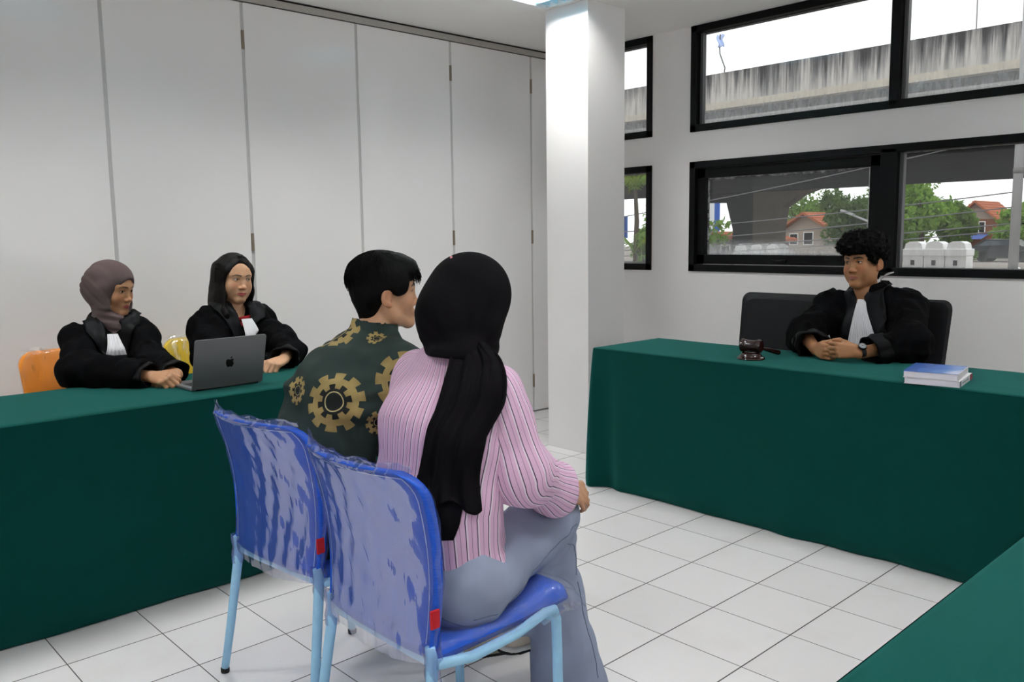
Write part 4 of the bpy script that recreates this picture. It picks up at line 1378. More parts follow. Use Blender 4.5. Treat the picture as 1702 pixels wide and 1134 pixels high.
        for i in range(15):
            an = 2 * math.pi * i / 14
            for j in range(9):
                r_ = .0165 + .003 * math.sin(an * 3 + j) + .0045 * j / 8
                g[i, j] = T((x0 + dx * .12 * (1 - j / 8) + r_ * math.cos(an), y0 + r_ * math.sin(an), .37 + .09 * j / 8))
        MB().grid(g).build('plastic_wrap', film, e, True)
    MB().tube([T((-.2, 0, .415)), T((-.1, .004, .41)), T((.1, .004, .41)), T((.2, 0, .415))], .012, 12).build('rear_rail', MAT['sky_tube'], e, True)
    MB().tube([T((-.2, .36, .405)), T((.2, .36, .405))], .011, 12).build('front_rail', MAT['sky_tube'], e, True)
    return e


CG = 'plastic-wrapped stacking chairs'
chair((.385, -2.31, 0), math.radians(5.2), MAT['blue_fabric'], MAT['film'], 'blue plastic-wrapped chair under the man in the gear-print jacket', CG, MAT['film_seat'], ((-.088, -.02), (.035, -.066)))
chair((.945, -2.345, 0), 0.0, MAT['blue_fabric'], MAT['film'], 'blue plastic-wrapped chair nearest the camera, under the woman in pink stripes', CG, MAT['film_seat'], ((-.075, -.03), (.03, -.06)))
chair((-1.60, -2.245, 0), math.radians(-90), MAT['orange_fabric'], MAT['film_warm'], 'orange plastic-wrapped chair behind the woman in a grey-mauve headscarf', CG)
chair((-1.60, -1.615, 0), math.radians(-90), MAT['yellow_fabric'], MAT['film_warm'], 'yellow plastic-wrapped chair behind the long-haired woman at the laptop', CG)


def office_chair(x0, x1, y, label):
    c = (x0 + x1) / 2
    e = empty('black_chair', (c, y - .2, 0), label, 'chair', 'black leather chairs at the window-side table')
    m = MB(); N = 21; G = []
    for d, ins in ((0, .035), (-.012, .01), (-.03, 0), (-.05, .01), (-.058, .035)):
        ring = []
        w, hh, r = (x1 - x0) / 2 - ins, .245 - ins, .045
        for cx, cz, a0 in ((w - r, hh - r, 0), (-w + r, hh - r, 90), (-w + r, -hh + r, 180), (w - r, -hh + r, 270)):
            for a in np.linspace(a0, a0 + 90, 7):
                zz = cz + r * math.sin(math.radians(a)); xx = cx + r * math.cos(math.radians(a))
                ring.append((c + xx * (1 + .03 * zz / .25), y + d + .04 * (zz / .25) - .03 * (xx / .25) ** 2, .752 + zz))
        G.append(ring)
    G = np.array(G).transpose(1, 0, 2)
    m.grid(G, True); m.add(G[:, 0], [tuple(range(len(G)))[::-1]]); m.add(G[:, -1], [tuple(range(len(G)))])
    b = m.build('backrest', MAT['leather'], e, 'auto')
    pts = G[:, 1]; MB().tube(pts + np.array([0, -.002, 0]), .0055, 8, closed=True).build('piping', MAT['leather'], sub_origin(b, e), True)
    MB().bevbox((x0 + .01, y - .50, .40), (x1 - .01, y - .03, .49), .03, seg=3).build('seat', MAT['leather'], e, 'auto')
    for sx in (x0 + .05, x1 - .05):
        MB().tube([(sx, y - .02, .62), (sx, y - .01, .40), (sx, y + .03, .012)], .013, 10).build('leg', MAT['chrome'], e, True)
        MB().tube([(sx, y - .05, .40), (sx, y - .44, .395), (sx, y - .465, .37), (sx, y - .47, .0)], .013, 10).build('leg', MAT['chrome'], e, True)


office_chair(-.128, .395, .965, 'empty black leather chair left of the curly-haired man, behind the gavel')
office_chair(.485, 1.008, .965, 'black leather chair the curly-haired man sits on')

# ------------------------------------------------------------------ things on the tables
MAT['space_grey'] = simple('dark_grey_aluminium', (.19, .19, .195), .48, .5, .55, var=.03)
MAT['deck_grey'] = simple('grey_aluminium_deck', (.20, .20, .21), .4, .5, .6, var=.03)
MAT['black_gloss'] = simple('black_gloss', (.004, .004, .005), .08, .6)
MAT['emblem_black'] = simple('black_emblem', (.003, .003, .003), .45, .15)
MAT['screen'] = simple('dark_screen', (.012, .013, .016), .12, .5)
MAT['key'] = simple('black_key', (.010, .010, .011), .5, .3)
TT = TH + .005
lp = empty('laptop', (-.79, -1.945, TT), 'open dark grey laptop standing on the left table, lid towards the room', 'laptop')
sl = math.atan2(.055, .20)
yc, hw = -1.9445, .1485
Rb = rot_axis((0, 0, 1), 1.2)
b = MB().bevbox((-.208, -hw, .002), (.0, hw, .0135), .003, Rb, (-.692, yc, TT)); bs = b.build('base', MAT['deck_grey'], lp, 'auto')
MB().box((-.130, -.125, .0132), (-.022, .125, .0139), Rb, (-.692, yc, TT)).build('keyboard', MAT['key'], sub_origin(bs, lp))
kb = MB()
for r_ in range(6):
    for k in range(13):
        y_ = -.121 + k * .0187; x_ = -.126 + r_ * .0172
        kb.bevbox((x_, y_, .0138), (x_ + .0148, y_ + .0162, .0150), .0006, Rb, (-.692, yc, TT), 1)
kb.build('keys', MAT['key'], bs, 'auto')
MB().bevbox((-.198, -.055, .0130), (-.140, .055, .0138), .0004, Rb, (-.692, yc, TT), 1).build('trackpad', MAT['deck_grey'], bs, 'auto')
RL = Rb @ rot_axis((0, 1, 0), math.degrees(sl)); hinge = V(-.690, yc, TT + .006)
lid = MB().prism([(a, c) for a, c in [(-hw + .009 - .009 * math.cos(t), .2065 - .009 + .009 * math.sin(t)) for t in np.linspace(0, 1.57, 7)] + [(hw - .009 + .009 * math.sin(t), .2065 - .009 + .009 * math.cos(t)) for t in np.linspace(0, 1.57, 7)] + [(hw, .002), (-hw, .002)]][::-1], -.0025, .0025,
                 RL @ np.array([[0, 0, 1], [1, 0, 0], [0, 1, 0]]), hinge).build('lid', MAT['space_grey'], lp, 'auto'); sub_origin(lid, lp)
LM = RL @ np.array([[0, 0, 1], [1, 0, 0], [0, 1, 0]])
MB().box((-hw + .006, .010, -.0031), (hw - .006, .2, -.0024), LM, hinge).build('screen', MAT['screen'], lid)
MB().tube([hinge + Rb @ V(0, -.13, -.001), hinge + Rb @ V(0, .13, -.001)], .0045, 10).build('hinge', MAT['black_gloss'], lp, True)
# emblem on the lid: bitten apple with a leaf
def fruit():
    half = [(0, -.86), (.14, -.92), (.30, -.99), (.44, -.93), (.58, -.74), (.70, -.50), (.775, -.22), (.80, .06), (.75, .32), (.62, .52), (.44, .60), (.26, .57), (.12, .51), (0, .49)]
    pr_ = half + [(-x, y) for x, y in half[-2:0:-1]]
    P_ = np.array(pr_); n = len(P_)
    out = []
    for i in range(n):                      # Catmull-Rom smoothing
        p0, p1, p2, p3 = P_[i - 1], P_[i], P_[(i + 1) % n], P_[(i + 2) % n]
        for t in np.linspace(0, 1, 6)[:-1]:
            out.append(.5 * (2 * p1 + (p2 - p0) * t + (2 * p0 - 5 * p1 + 4 * p2 - p3) * t * t + (3 * p1 - p0 - 3 * p2 + p3) * t ** 3))
    P_ = np.array(out)
    c = np.array([.98, .10]); r = .40
    d = P_ - c; L = np.hypot(*d.T)
    q = P_.copy(); ins = L < r; q[ins] = c + d[ins] / L[ins][:, None] * r
    return q
ap = fruit() * .0215
k = MB().prism([(x, y) for x, y in ap + np.array([0, .103])], .0024, .0031, LM, hinge)
lf = [(.02, .66), (.06, .86), (.18, 1.02), (.36, 1.08), (.35, .92), (.25, .76), (.12, .68)]
k.prism([(x * .0215, y * .0215 + .103) for x, y in lf][::-1], .0024, .0031, LM, hinge)
k.build('emblem', MAT['emblem_black'], lid)

MAT['mahogany'] = simple('dark_lacquered_wood', (.020, .0055, .0042), .12, .6, var=.4, scale=25)
gb = empty('sound_block', (.43, .10, TT), 'round dark lacquered sound block under the gavel on the window-side table', 'sound block')
MB().lathe([(.062, 0), (.064, .004), (.062, .010), (.052, .014), (.050, .020), (.045, .024), (.044, .030), (.040, .033), (.002, .033)], 40, None, (.43, .10, TT)).build('block', MAT['mahogany'], gb, 'auto')
gv = empty('gavel', (.43, .10, TT + .033), 'dark lacquered wooden gavel lying on its sound block', 'gavel')
ax = unit(V(1, .12, 0)); hd = V(.432, .098, TT + .033 + .031)
RH = frame(ax) @ np.array([[1, 0, 0], [0, 0, 1], [0, -1, 0]])
RH = np.stack([np.cross(V(0, 0, 1), ax), V(0, 0, 1), ax], 1)
MB().lathe([(.001, -.050), (.026, -.050), (.031, -.046), (.031, -.034), (.026, -.030), (.0275, -.028), (.0275, -.022), (.025, -.019), (.0255, 0), (.025, .019), (.0275, .022), (.0275, .028), (.026, .030), (.031, .034), (.031, .046), (.026, .050), (.001, .050)], 36, RH, hd).build('head', MAT['mahogany'], gv, 'auto')
e1 = V(.462, .300, TT + .0125); hdir = unit(e1 - hd); L_ = np.linalg.norm(e1 - hd)
HR = frame(hdir); HR = np.stack([HR[:, 0], HR[:, 2], hdir], 1)
MB().lathe([(.008, .018), (.010, .03), (.0075, .05), (.0075, .09), (.0105, .14), (.0115, L_ - .03), (.0125, L_ - .012), (.010, L_), (.001, L_ + .002)], 20, HR, hd).build('handle', MAT['mahogany'], gv, 'auto')

# two thick books
MAT['paper'] = simple('white_page_edges', (.74, .72, .80), .85, .2, var=.05, scale=60, bump=.3, bscale=700)
MAT['spine_white'] = simple('white_cover', (.66, .64, .66), .45, .4)
MAT['spine_red'] = simple('dark_red_spine_block', (.22, .012, .03), .45, .4)
MAT['spine_dark'] = simple('dark_spine_block', (.02, .022, .05), .45, .4)


def blue_cover():
    t = NT('blue_and_white_cover'); o = t.obj(); p = t.xyz(o)
    n = t.noise(9, 4, o)
    a = t.ramp(t.math('ADD', t.math('MULTIPLY', p[0], 3.4), t.math('ADD', t.math('MULTIPLY', p[1], -.3), t.math('MULTIPLY', n, .42))), [(.0, (.020, .10, .42)), (.30, (.035, .155, .52)), (.46, (.10, .24, .58)), (.56, (.44, .50, .72)), (.9, (.52, .55, .74))])
    return t.pbr(a, .22, .5)


MAT['blue_cover'] = blue_cover()


def book(cx, cy, z, w, d, h, ang, label, cover, spine):
    R = rot_axis((0, 0, 1), ang); c = V(cx, cy, z)
    e = empty('book', c, label, 'book', 'thick books on the window-side table')
    MB().bevbox((-w / 2 + .002, -d / 2 + .002, .0015), (w / 2 - .003, d / 2 - .002, h - .0015), .001, R, c).build('pages', MAT['paper'], e)
    m = MB(); m.bevbox((-w / 2, -d / 2, 0), (w / 2, d / 2, .0016), .0005, R, c); m.build('back_cover', MAT['spine_white'], e)
    o = MB().bevbox((-w / 2, -d / 2, h - .0016), (w / 2, d / 2, h), .0005, R, c).build('front_cover', cover, e)
    o_ = MB().bevbox((w / 2 - .002, -d / 2, 0), (w / 2 + .0008, d / 2, h), .0008, R, c).build('spine', MAT['spine_white'], e)
    sub_origin(o_, e)
    for a, b, mt, za, zb in spine:
        MB().box((w / 2 + .0007, -d / 2 + a * d, h * za), (w / 2 + .0012, -d / 2 + b * d, h * zb), R, c).build('spine_print', mt, o_)


book(1.283, .055, TT, .195, .245, .0245, 9, 'lower thick book of the two, white with dark red on its spine', MAT['spine_white'], [(0, .09, MAT['spine_dark'], 0, 1), (.80, 1.0, MAT['spine_red'], .0, 1), (.2, .7, MAT['grey_groove'], .42, .58)])
book(1.275, .050, TT + .0247, .192, .24, .0255, 11, 'upper thick book of the two, with a glossy blue and white cover', MAT['blue_cover'], [])
# the small white printed shape on the blue cover
# ------------------------------------------------------------------ the five people
EYES = [MAT['eye_white'], MAT['iris'], MAT['pupil']]
LIP_F, BROW = (.36, .085, .075), (.016, .010, .008)


def seated_joints(pel, chest, neck, shR, shL, elR, elL, wrR, wrL, knR, knL, anR, anL, fw):
    fw = unit(fw); rt = unit(np.cross(fw, (0, 0, 1)))
    d = dict(pel=V(*pel), chest=V(*chest), neck=V(*neck), shR=V(*shR), shL=V(*shL), elR=V(*elR), elL=V(*elL), wrR=V(*wrR), wrL=V(*wrL), knR=V(*knR), knL=V(*knL), anR=V(*anR), anL=V(*anL))
    d['hipR'] = d['pel'] + rt * .085 + V(0, 0, -.02); d['hipL'] = d['pel'] - rt * .085 + V(0, 0, -.02)
    d['toeR'] = d['anR'] + fw * .15 + V(0, 0, -.05); d['toeL'] = d['anL'] + fw * .15 + V(0, 0, -.05)
    return d


def hair_lines(M, o, s, rng, n, start, flow, k=9):
    """start(n)-> local points; flow(p, t)-> local offset"""
    st = start(n)
    t = np.linspace(0, 1, k)
    C = np.stack([flow(st, q) for q in t], 1)
    return o + s * (C @ M.T)


def jabot(e, S, path, widths, side, pleats, mat='white_cloth', off=.012, amp=.0045, rows=36, push=True):
    G = ribbon(path, widths, side, 49, rows)
    G = snap(S, G, off, 16, push)
    nu, nv = G.shape[:2]
    du = np.gradient(G, axis=0); dv = np.gradient(G, axis=1); N = np.cross(du, dv); N /= np.linalg.norm(N, axis=2)[..., None]
    if (N[nu // 2, nv // 2] @ (G[nu // 2, nv // 2] - e_center[0])) < 0: N = -N
    w = np.abs(((np.linspace(0, pleats, nu)) % 1) * 2 - 1)[:, None]
    G = G + N * (amp * (w * 1.6 - .3) * np.linspace(.5, 1.1, nv)[None])[..., None]
    return cloth_grid('jabot', G, .003, MAT[mat], e)


e_center = [np.zeros(3)]


def collar_flap(e, S, path, widths, side, mat='satin', off=.010, name='collar'):
    G = snap(S, ribbon(path, widths, side, 11, 30), off, 14)
    return cloth_grid(name, G, .004, MAT[mat], e)


def cuff(e, J, q, r, sl, mat='satin', ln=.075):
    """turned-back satin cuff"""
    a, b = J['el' + q], J['wr' + q]; ax = unit(b - a); w = a + (b - a) * sl
    u = unit(np.cross(ax, (0, 0, 1))); v = np.cross(ax, u)
    n = 40; rows = []
    for d, rr in ((-ln, r - .004), (-ln * .5, r + .001), (-.012, r + .004), (.0, r + .001), (-.004, r - .008), (-ln * .6, r - .014)):
        ring = []
        for k in range(n):
            t = 2 * math.pi * k / n; z = 1 + .07 * math.sin(3 * t + d * 30 + a[0] * 9) + .04 * math.sin(7 * t + 1)
            ring.append(w + ax * (d + .006 * math.sin(2 * t)) + rr * z * (math.cos(t) * u + math.sin(t) * v * .86))
        rows.append(ring)
    G = np.array(rows).transpose(1, 0, 2)
    G[..., 2] = np.maximum(G[..., 2], TT + .004)
    return MB().grid(G, True).build('cuff', MAT[mat], e, True)


# ---- judge -------------------------------------------------------------------------------------------------
def judge():
    fw = V(-.05, -1, 0)
    J = seated_joints((.69, .80, .56), (.690, .765, .84), (.668, .765, 1.030), (.49, .785, .955), (.865, .785, .975), (.50, .47, .830), (.985, .50, .83), (.635, .318, .792), (.850, .300, .792), (.55, .42, .52), (.78, .42, .52), (.55, .40, .09), (.78, .40, .09), fw)
    e = empty('person', (.66, .80, 0), 'curly-haired young man in black robe and white jabot, hands clasped on the table', 'person')
    ho = V(.650, .755, 1.184); M = frame(V(-.17, -.985, -.02)) @ rot_axis((0, 1, 0), 2)
    skin = (.40, .185, .085)
    c = 42
    hands = [(J['wrR'], V(.80, -.60, -.02), V(.60, .80, -.12), V(.05, .1, 1), .98, dict(curl=((48, 50, 22), (50, 52, 22), (52, 54, 22), (54, 54, 22)), spread=5, thumb=((.75, .35, .55), (.95, -.05, .35)), k=.003)),
             (J['wrL'] + V(0, 0, .009), V(-.86, -.50, .02), V(-.50, .86, -.12), V(-.05, .1, 1), .98, dict(curl=((46, 50, 22), (48, 52, 22), (50, 54, 22), (52, 54, 22)), spread=5, thumb=((.75, .35, .55), (.95, -.05, .35)), k=.003))]
    body_mesh(e, J, M, ho, 1.04, True, skin, hands, (.30, .095, .07), BROW, full=1)
    eye_mesh(M, ho, 1.04, V(-.50, -.86, -.03), e, EYES)
    # hair: curly mop
    L = lambda x, y, z: ho + M @ V(x, y, z)
    S = Field(ho - .2, ho + V(.2, .2, .24), .004)
    S.ell(L(0, -.012, .084), (.112, .118, .072), M, .03); S.ell(L(0, .034, .086), (.106, .082, .056), M, .03)
    S.ell(L(0, -.050, .030), (.088, .068, .075), M, .03); S.ell(L(0, -.072, -.035), (.060, .032, .05), M, .03)
    for q in (-1, 1):
        S.ell(L(q * .076, .018, .040), (.018, .042, .046), M, .02)
        S.ell(L(q * .094, -.012, -.012), (.022, .026, .036), M, .01, 'sub')
    S.ell(L(0, .125, -.066), (.085, .08, .085), M, .015, 'sub')
    S.displace(lambda P: .012 * vnoise(P, 55, 3) + .006 * vnoise(P, 120, 4))
    h = finish(S, 'hair', MAT['hair'], e)
    rng = np.random.RandomState(3); n = 1500
    P0 = np.array([v.co[:] for v in h.data.vertices]); P0 = P0[rng.choice(len(P0), n)] + np.array(e['_o'])
    D = P0 - L(0, 0, .03); D /= np.linalg.norm(D, axis=1)[:, None]
    U = np.cross(D, rng.normal(size=(n, 3))); U /= np.linalg.norm(U, axis=1)[:, None]; Wv = np.cross(D, U)
    t = np.linspace(0, 1, 14); r = rng.uniform(.004, .009, n); ln = rng.uniform(.006, .020, n); ph = rng.uniform(0, 6, n)
    C = P0[:, None] - D[:, None] * .006 + D[:, None] * (ln[:, None, None] * t[None, :, None]) + r[:, None, None] * (np.cos(ph[:, None] + t * 9)[..., None] * U[:, None] + np.sin(ph[:, None] + t * 9)[..., None] * Wv[:, None])
    strands_mesh('curls', C, .0011, .0005, MAT['hair'], sub_origin(h, e))
    # robe
    S = robe(e, J, 11, .080, .95, vneck=(J['neck'] + V(-.01, -.055, .02), V(.700, .64, .93), .045, .020))
    e_center[0] = J['chest']
    P, F = S.mesh(1)
    rb = np_mesh('robe', P, F, MAT['robe'], e); sub_origin(rb, e)
    collar_flap(rb, S, [(.600, .80, 1.045), (.612, .72, 1.025), (.655, .66, .965), (.655, .62, .88), (.650, .60, .78)], [.022, .036, .044, .040, .034], V(1, -.2, 0), name='facing')
    collar_flap(rb, S, [(.740, .80, 1.055), (.745, .72, 1.025), (.755, .65, .97), (.805, .62, .88), (.840, .60, .78)], [.022, .040, .048, .046, .040], V(1, .2, 0), name='facing')
    for q in 'RL': cuff(rb, J, q, .080, .80)
    jabot(e, S, [(.688, .672, 1.004), (.704, .632, .95), (.722, .605, .88), (.735, .595, .81), (.748, .585, .752)], [.018, .030, .050, .070, .086], V(1, 0, 0), 11)
    # white shirt collar tip behind the neck
    G = ribbon([(.712, .81, 1.085), (.738, .80, 1.116), (.760, .80, 1.127), (.783, .80, 1.134)], [.004, .006, .006, .003], V(.1, .5, .8), 5, 10)
    cloth_grid('collar_tip', G, .002, MAT['white_cloth'], e)
    # watch
    w = J['wrL'] + unit(J['elL'] - J['wrL']) * .012 + V(0, 0, .006); ax = unit(J['elL'] - J['wrL'])
    u = unit(np.cross(ax, (0, 0, 1))); v = np.cross(u, ax); v = v if v[2] > 0 else -v
    rows = []
    for d, rr in ((-.010, .0275), (-.009, .0300), (.009, .0300), (.010, .0275)):
        rows.append([w + ax * d + rr * (math.cos(t) * u * 1.08 + math.sin(t) * v * .98) for t in np.linspace(0, 2 * math.pi, 33)[:-1]])
    wt_ = MB().grid(np.array(rows).transpose(1, 0, 2), True).build('watch', MAT['rubber'], e, True); sub_origin(wt_, e)
    nd = unit(V(.15, -.72, .68) - ax * (ax @ V(.15, -.72, .68))); RW = np.stack([ax, np.cross(nd, ax), nd], 1)
    MB().lathe([(.0, .026), (.0185, .026), (.0195, .029), (.0195, .035), (.018, .037), (.0165, .0355), (.0, .0355)], 28, RW, w).build('case', MAT['black_gloss'], wt_, 'auto')
    MAT['dial'] = simple('silver_dial', (.42, .44, .46), .3, .5, .5)
    m = MB().lathe([(.0, .0356), (.0160, .0356), (.0160, .0362), (.0, .0362)], 28, RW, w); m.build('dial', MAT['dial'], wt_)
    m = MB()
    for k in range(12):
        a = k * math.pi / 6; m.box((-.0006, .0115, .0362), (.0006, .0145, .0366), RW @ rot_axis((0, 0, 1), math.degrees(a)), w)
    m.box((-.0007, -.002, .0364), (.0007, .009, .0368), RW @ rot_axis((0, 0, 1), 50), w); m.box((-.0005, -.002, .0366), (.0005, .012, .037), RW @ rot_axis((0, 0, 1), -80), w)
    m.build('hands', MAT['black_gloss'], wt_)


# ---- woman in grey-mauve scarf -------------------------------------------------------------------------------
def woman_scarf():
    fw = V(.96, -.26, 0)
    J = seated_joints((-1.43, -2.17, .55), (-1.375, -2.155, .81), (-1.385, -2.15, .985), (-1.412, -2.285, .912), (-1.355, -2.048, .915), (-1.19, -2.345, .800), (-1.13, -2.07, .80), (-.925, -2.165, .792), (-.945, -2.045, .785), (-1.22, -2.26, .50), (-1.22, -2.07, .50), (-1.22, -2.26, .09), (-1.22, -2.07, .09), fw)
    e = empty('person', (-1.43, -2.17, 0), 'woman in a grey-mauve headscarf and black robe, looking down, hands folded beside the laptop', 'person')
    ho = V(-1.372, -2.135, 1.126); M = frame(V(.83, .53, -.17)); s = .93
    skin = (.46, .235, .120)
    hands = [(J['wrR'], V(.86, .50, -.10), V(.10, .55, -.80), V(-.4, .3, .82), .92, dict(curl=((40, 62, 40), (44, 66, 40), (48, 68, 40), (52, 70, 40)), spread=3, thumb=((.85, .35, .2), (.9, .0, .3)), k=.004)),
             (J['wrL'], V(.62, -.78, -.05), V(-.45, -.38, -.8), V(-.55, -.4, .74), .92, dict(curl=((55, 65, 40), (58, 68, 40), (60, 70, 40), (62, 70, 40)), spread=2, thumb=((.85, .35, .3), (.9, .0, .35)), k=.004))]
    body_mesh(e, J, M, ho, s, False, skin, hands, LIP_F, BROW)
    eye_mesh(M, ho, s, V(.80, .52, -.32), e, EYES)
    L = lambda x, y, z: ho + s * (M @ V(x, y, z))
    # scarf
    S = Field(ho - V(.22, .22, .26), ho + V(.22, .22, .19), .0042)
    S.ell(L(0, -.022, .042), V(.094, .112, .092) * s, M, .02)
    S.ell(L(0, -.070, -.010), V(.086, .085, .075) * s, M, .04)
    S.ell(L(0, -.010, -.012), V(.098, .050, .062) * s, M, .03)
    for q in (-1, 1):
        S.cone(L(q * .070, .012, .010), L(q * .058, .022, -.075), .026 * s, .026 * s, .03)
        S.cone(L(q * .058, .022, -.075), L(q * .012, .045, -.128), .026 * s, .022 * s, .03)
    S.cone(L(0, -.03, -.05), J['neck'] + V(.005, 0, .02), .075 * s, .072, .03)
    S.cone(J['neck'] + V(.005, 0, .02), J['neck'] + V(.045, .01, -.055), .068, .050, .03)
    fc = L(0, .03, -.12); fx, fy = M[:, 0], unit(M @ V(0, .55, .83))

    def scarf_folds(P):
        d = P - fc; a = np.arctan2(d @ fx, d @ fy); r_ = np.linalg.norm(d, axis=1)
        n1 = vnoise(np.stack([a * 7.5, r_ * 5, a * 0], 1), 1, 4)
        up = np.clip((P[:, 2] - L(0, 0, -.10)[2]) / .05, 0, 1)
        return .0045 * n1 * up + (1 - up) * .008 * vnoise(np.stack([P[:, 0] * 7, P[:, 1] * 7, (P[:, 2] + .25 * P[:, 1]) * 62], 1), 1, 6)
    S.displace(scarf_folds)
    S.ell(L(0, .118, -.018), V(.060, .085, .082) * s, M, .012, 'sub')
    S.ell(L(0, .112, -.075), V(.052, .070, .040) * s, M, .015, 'sub')
    S.ell(L(.045, .075, -.062), V(.030, .045, .045) * s, M, .012, 'sub')
    finish(S, 'headscarf', MAT['mauve'], e)
    S = robe(e, J, 21, .070, .84, sleeve_len=1.0, vneck=(J['neck'] + V(.045, -.01, .03), V(-1.235, -2.185, .905), .040, .012))
    e_center[0] = J['chest']
    P, F = S.mesh(1)
    rb = np_mesh('robe', P, F, MAT['robe'], e); sub_origin(rb, e)
    collar_flap(rb, S, [(-1.42, -2.225, 1.01), (-1.33, -2.24, .985), (-1.27, -2.245, .93), (-1.25, -2.24, .86), (-1.25, -2.24, .80)], [.026, .036, .036, .030, .026], V(.15, 1, 0), name='facing')
    collar_flap(rb, S, [(-1.42, -2.07, 1.01), (-1.33, -2.08, .985), (-1.27, -2.12, .93), (-1.25, -2.14, .86), (-1.25, -2.145, .80)], [.026, .036, .036, .030, .026], V(-.15, 1, 0), name='facing')
    cuff(rb, J, 'R', .058, 1.02, ln=.06); cuff(rb, J, 'L', .058, .98, ln=.06)
    jabot(e, S, [(-1.25, -2.190, .940), (-1.22, -2.193, .905), (-1.2, -2.196, .88), (-1.2, -2.198, .855)], [.020, .027, .034, .040], V(.25, .97, 0), 5, off=.014, amp=.0025)


# ---- long-haired woman at the laptop ---------------------------------------------------------------------------
def woman_long_hair():
    fw = V(1, .1, 0)
    J = seated_joints((-1.43, -1.60, .56), (-1.39, -1.59, .83), (-1.395, -1.58, 1.01), (-1.395, -1.722, .936), (-1.395, -1.440, .940), (-1.24, -1.765, .81), (-1.08, -1.465, .805), (-1.05, -1.70, .79), (-.950, -1.555, .793), (-1.22, -1.70, .50), (-1.22, -1.51, .50), (-1.22, -1.70, .09), (-1.22, -1.51, .09), fw)
    e = empty('person', (-1.43, -1.60, 0), 'woman with long straight dark hair and black robe, seated behind the open laptop', 'person')
    ho = V(-1.372, -1.572, 1.150); M = frame(V(.985, .03, -.10)) @ rot_axis((0, 1, 0), -3); s = .95
    skin = (.62, .35, .205)
    hands = [(J['wrR'], V(.6, .75, -.1), V(.2, -.1, -1), V(-.7, .6, .1), .92, dict(curl=((40, 50, 30),) * 4, spread=2, k=.004)),
             (J['wrL'], V(.42, -.88, -.12), V(-.25, -.15, -.95), V(-.85, -.42, .3), .92, dict(curl=((48, 70, 40), (52, 72, 40), (56, 74, 40), (60, 74, 40)), spread=2, thumb=((.85, .4, .1), (.9, -.2, .1)), k=.004))]
    body_mesh(e, J, M, ho, s, False, skin, hands, (.42, .085, .08), BROW, full=.4)
    eye_mesh(M, ho, s, V(.80, .60, -.02), e, EYES)
    L = lambda x, y, z: ho + s * (M @ V(x, y, z))
    S = Field(ho - V(.2, .2, .36), ho + V(.2, .2, .19), .0036)
    S.ell(L(0, -.020, .044), V(.083, .103, .084) * s, M, .02)
    S.econe(L(0, -.070, .02), L(0, -.085, -.17), (.075 * s, .036), (.082 * s, .024), M[:, 0], .03)
    for q in (-1, 1):
        S.econe(L(q * .064, .000, .045), L(q * .075, -.018, -.06), (.042, .014), (.040, .012), M[:, 1], .025)
        S.econe(L(q * .077, -.018, -.06), L(q * (.086 if q > 0 else .095), .004 if q > 0 else -.02, -.17), (.040, .015), (.040 if q > 0 else .024, .015), M[:, 1], .025)
    for q in (-1, 1): S.econe(L(q * .066, -.030, .05), L(q * .072, -.030, -.10), (.050, .022), (.050, .022), M[:, 1], .03)
    S.econe(L(.086, -.010, -.10), L(.090, .050, -.20), (.046, .015), (.050, .015), M[:, 1], .03)
    S.econe(L(.088, .050, -.19), L(.078, .108, -.255), (.044, .016), (.034, .013), M[:, 1], .03)
    S.displace(lambda P: .0003 * np.sin(np.arctan2((P - ho) @ M[:, 0], (P - ho) @ M[:, 1] + .03) * 46 + 3 * vnoise(P, 9, 2)) + .0010 * vnoise(P * np.array([1, 1, .12]), 40, 3), .02)
    S.ell(L(0, .118, -.030), V(.068, .090, .088) * s, M, .008, 'sub')
    S.cone(L(.006, .078, .096), L(.046, .080, .012), .010, .034, .006, 'sub'); S.cone(L(.006, .078, .096), L(-.034, .088, .020), .010, .030, .006, 'sub'); S.ell(L(.050, .075, -.025), V(.032, .050, .060) * s, M, .010, 'sub')
    h = finish(S, 'hair', MAT['brown_hair'], e)
    rng = np.random.RandomState(5); n = 1500
    t = np.linspace(0, 1, 20)[None]
    sd = rng.choice([-1, 1], n)[:, None]; y0 = rng.uniform(-.085, .062, n)[:, None]
    a = sd * (.95 + (.062 - y0) / .147 * 1.75 + rng.uniform(-.12, .12, (n, 1)))            # direction each lock falls in, kept off the face
    end = rng.uniform(-.235, -.12, (n, 1))
    f = np.clip(t / .34, 0, 1); f = np.sin(f * math.pi / 2)
    gx = .010 * (1 - f) + (np.sin(a) * .070) * f; gy = y0 * .85 * (1 - f) + (-.02 + np.cos(a) * .066) * f
    gz = np.where(t < .34, .112 - .062 * (t / .34) ** 2, .050 + (end - .050) * (t - .34) / .66)
    gx = gx + .0035 * np.sin(t * 6 + rng.uniform(0, 6, (n, 1))) * (t > .4)
    C = ho + s * (np.stack([gx, gy, gz], -1) @ M.T)
    C = snap(S, C, .0006, 18)
    ok = (np.linalg.norm(np.diff(C, axis=1), axis=2).max(1) < .06)
    strands_mesh('strands', C[ok], .0010, .0004, MAT['hair_strand'], sub_origin(h, e))
    S = robe(e, J, 31, .070, .86, sleeve_len=.97, vneck=(J['neck'] + V(.05, .0, .03), V(-1.245, -1.575, .915), .050, .024))
    e_center[0] = J['chest']
    P, F = S.mesh(1)
    rb = np_mesh('robe', P, F, MAT['robe'], e); sub_origin(rb, e)
    collar_flap(rb, S, [(-1.43, -1.655, 1.035), (-1.34, -1.66, 1.01), (-1.28, -1.64, .955), (-1.26, -1.62, .88), (-1.26, -1.615, .80)], [.026, .036, .036, .030, .026], V(.15, 1, 0), name='facing')
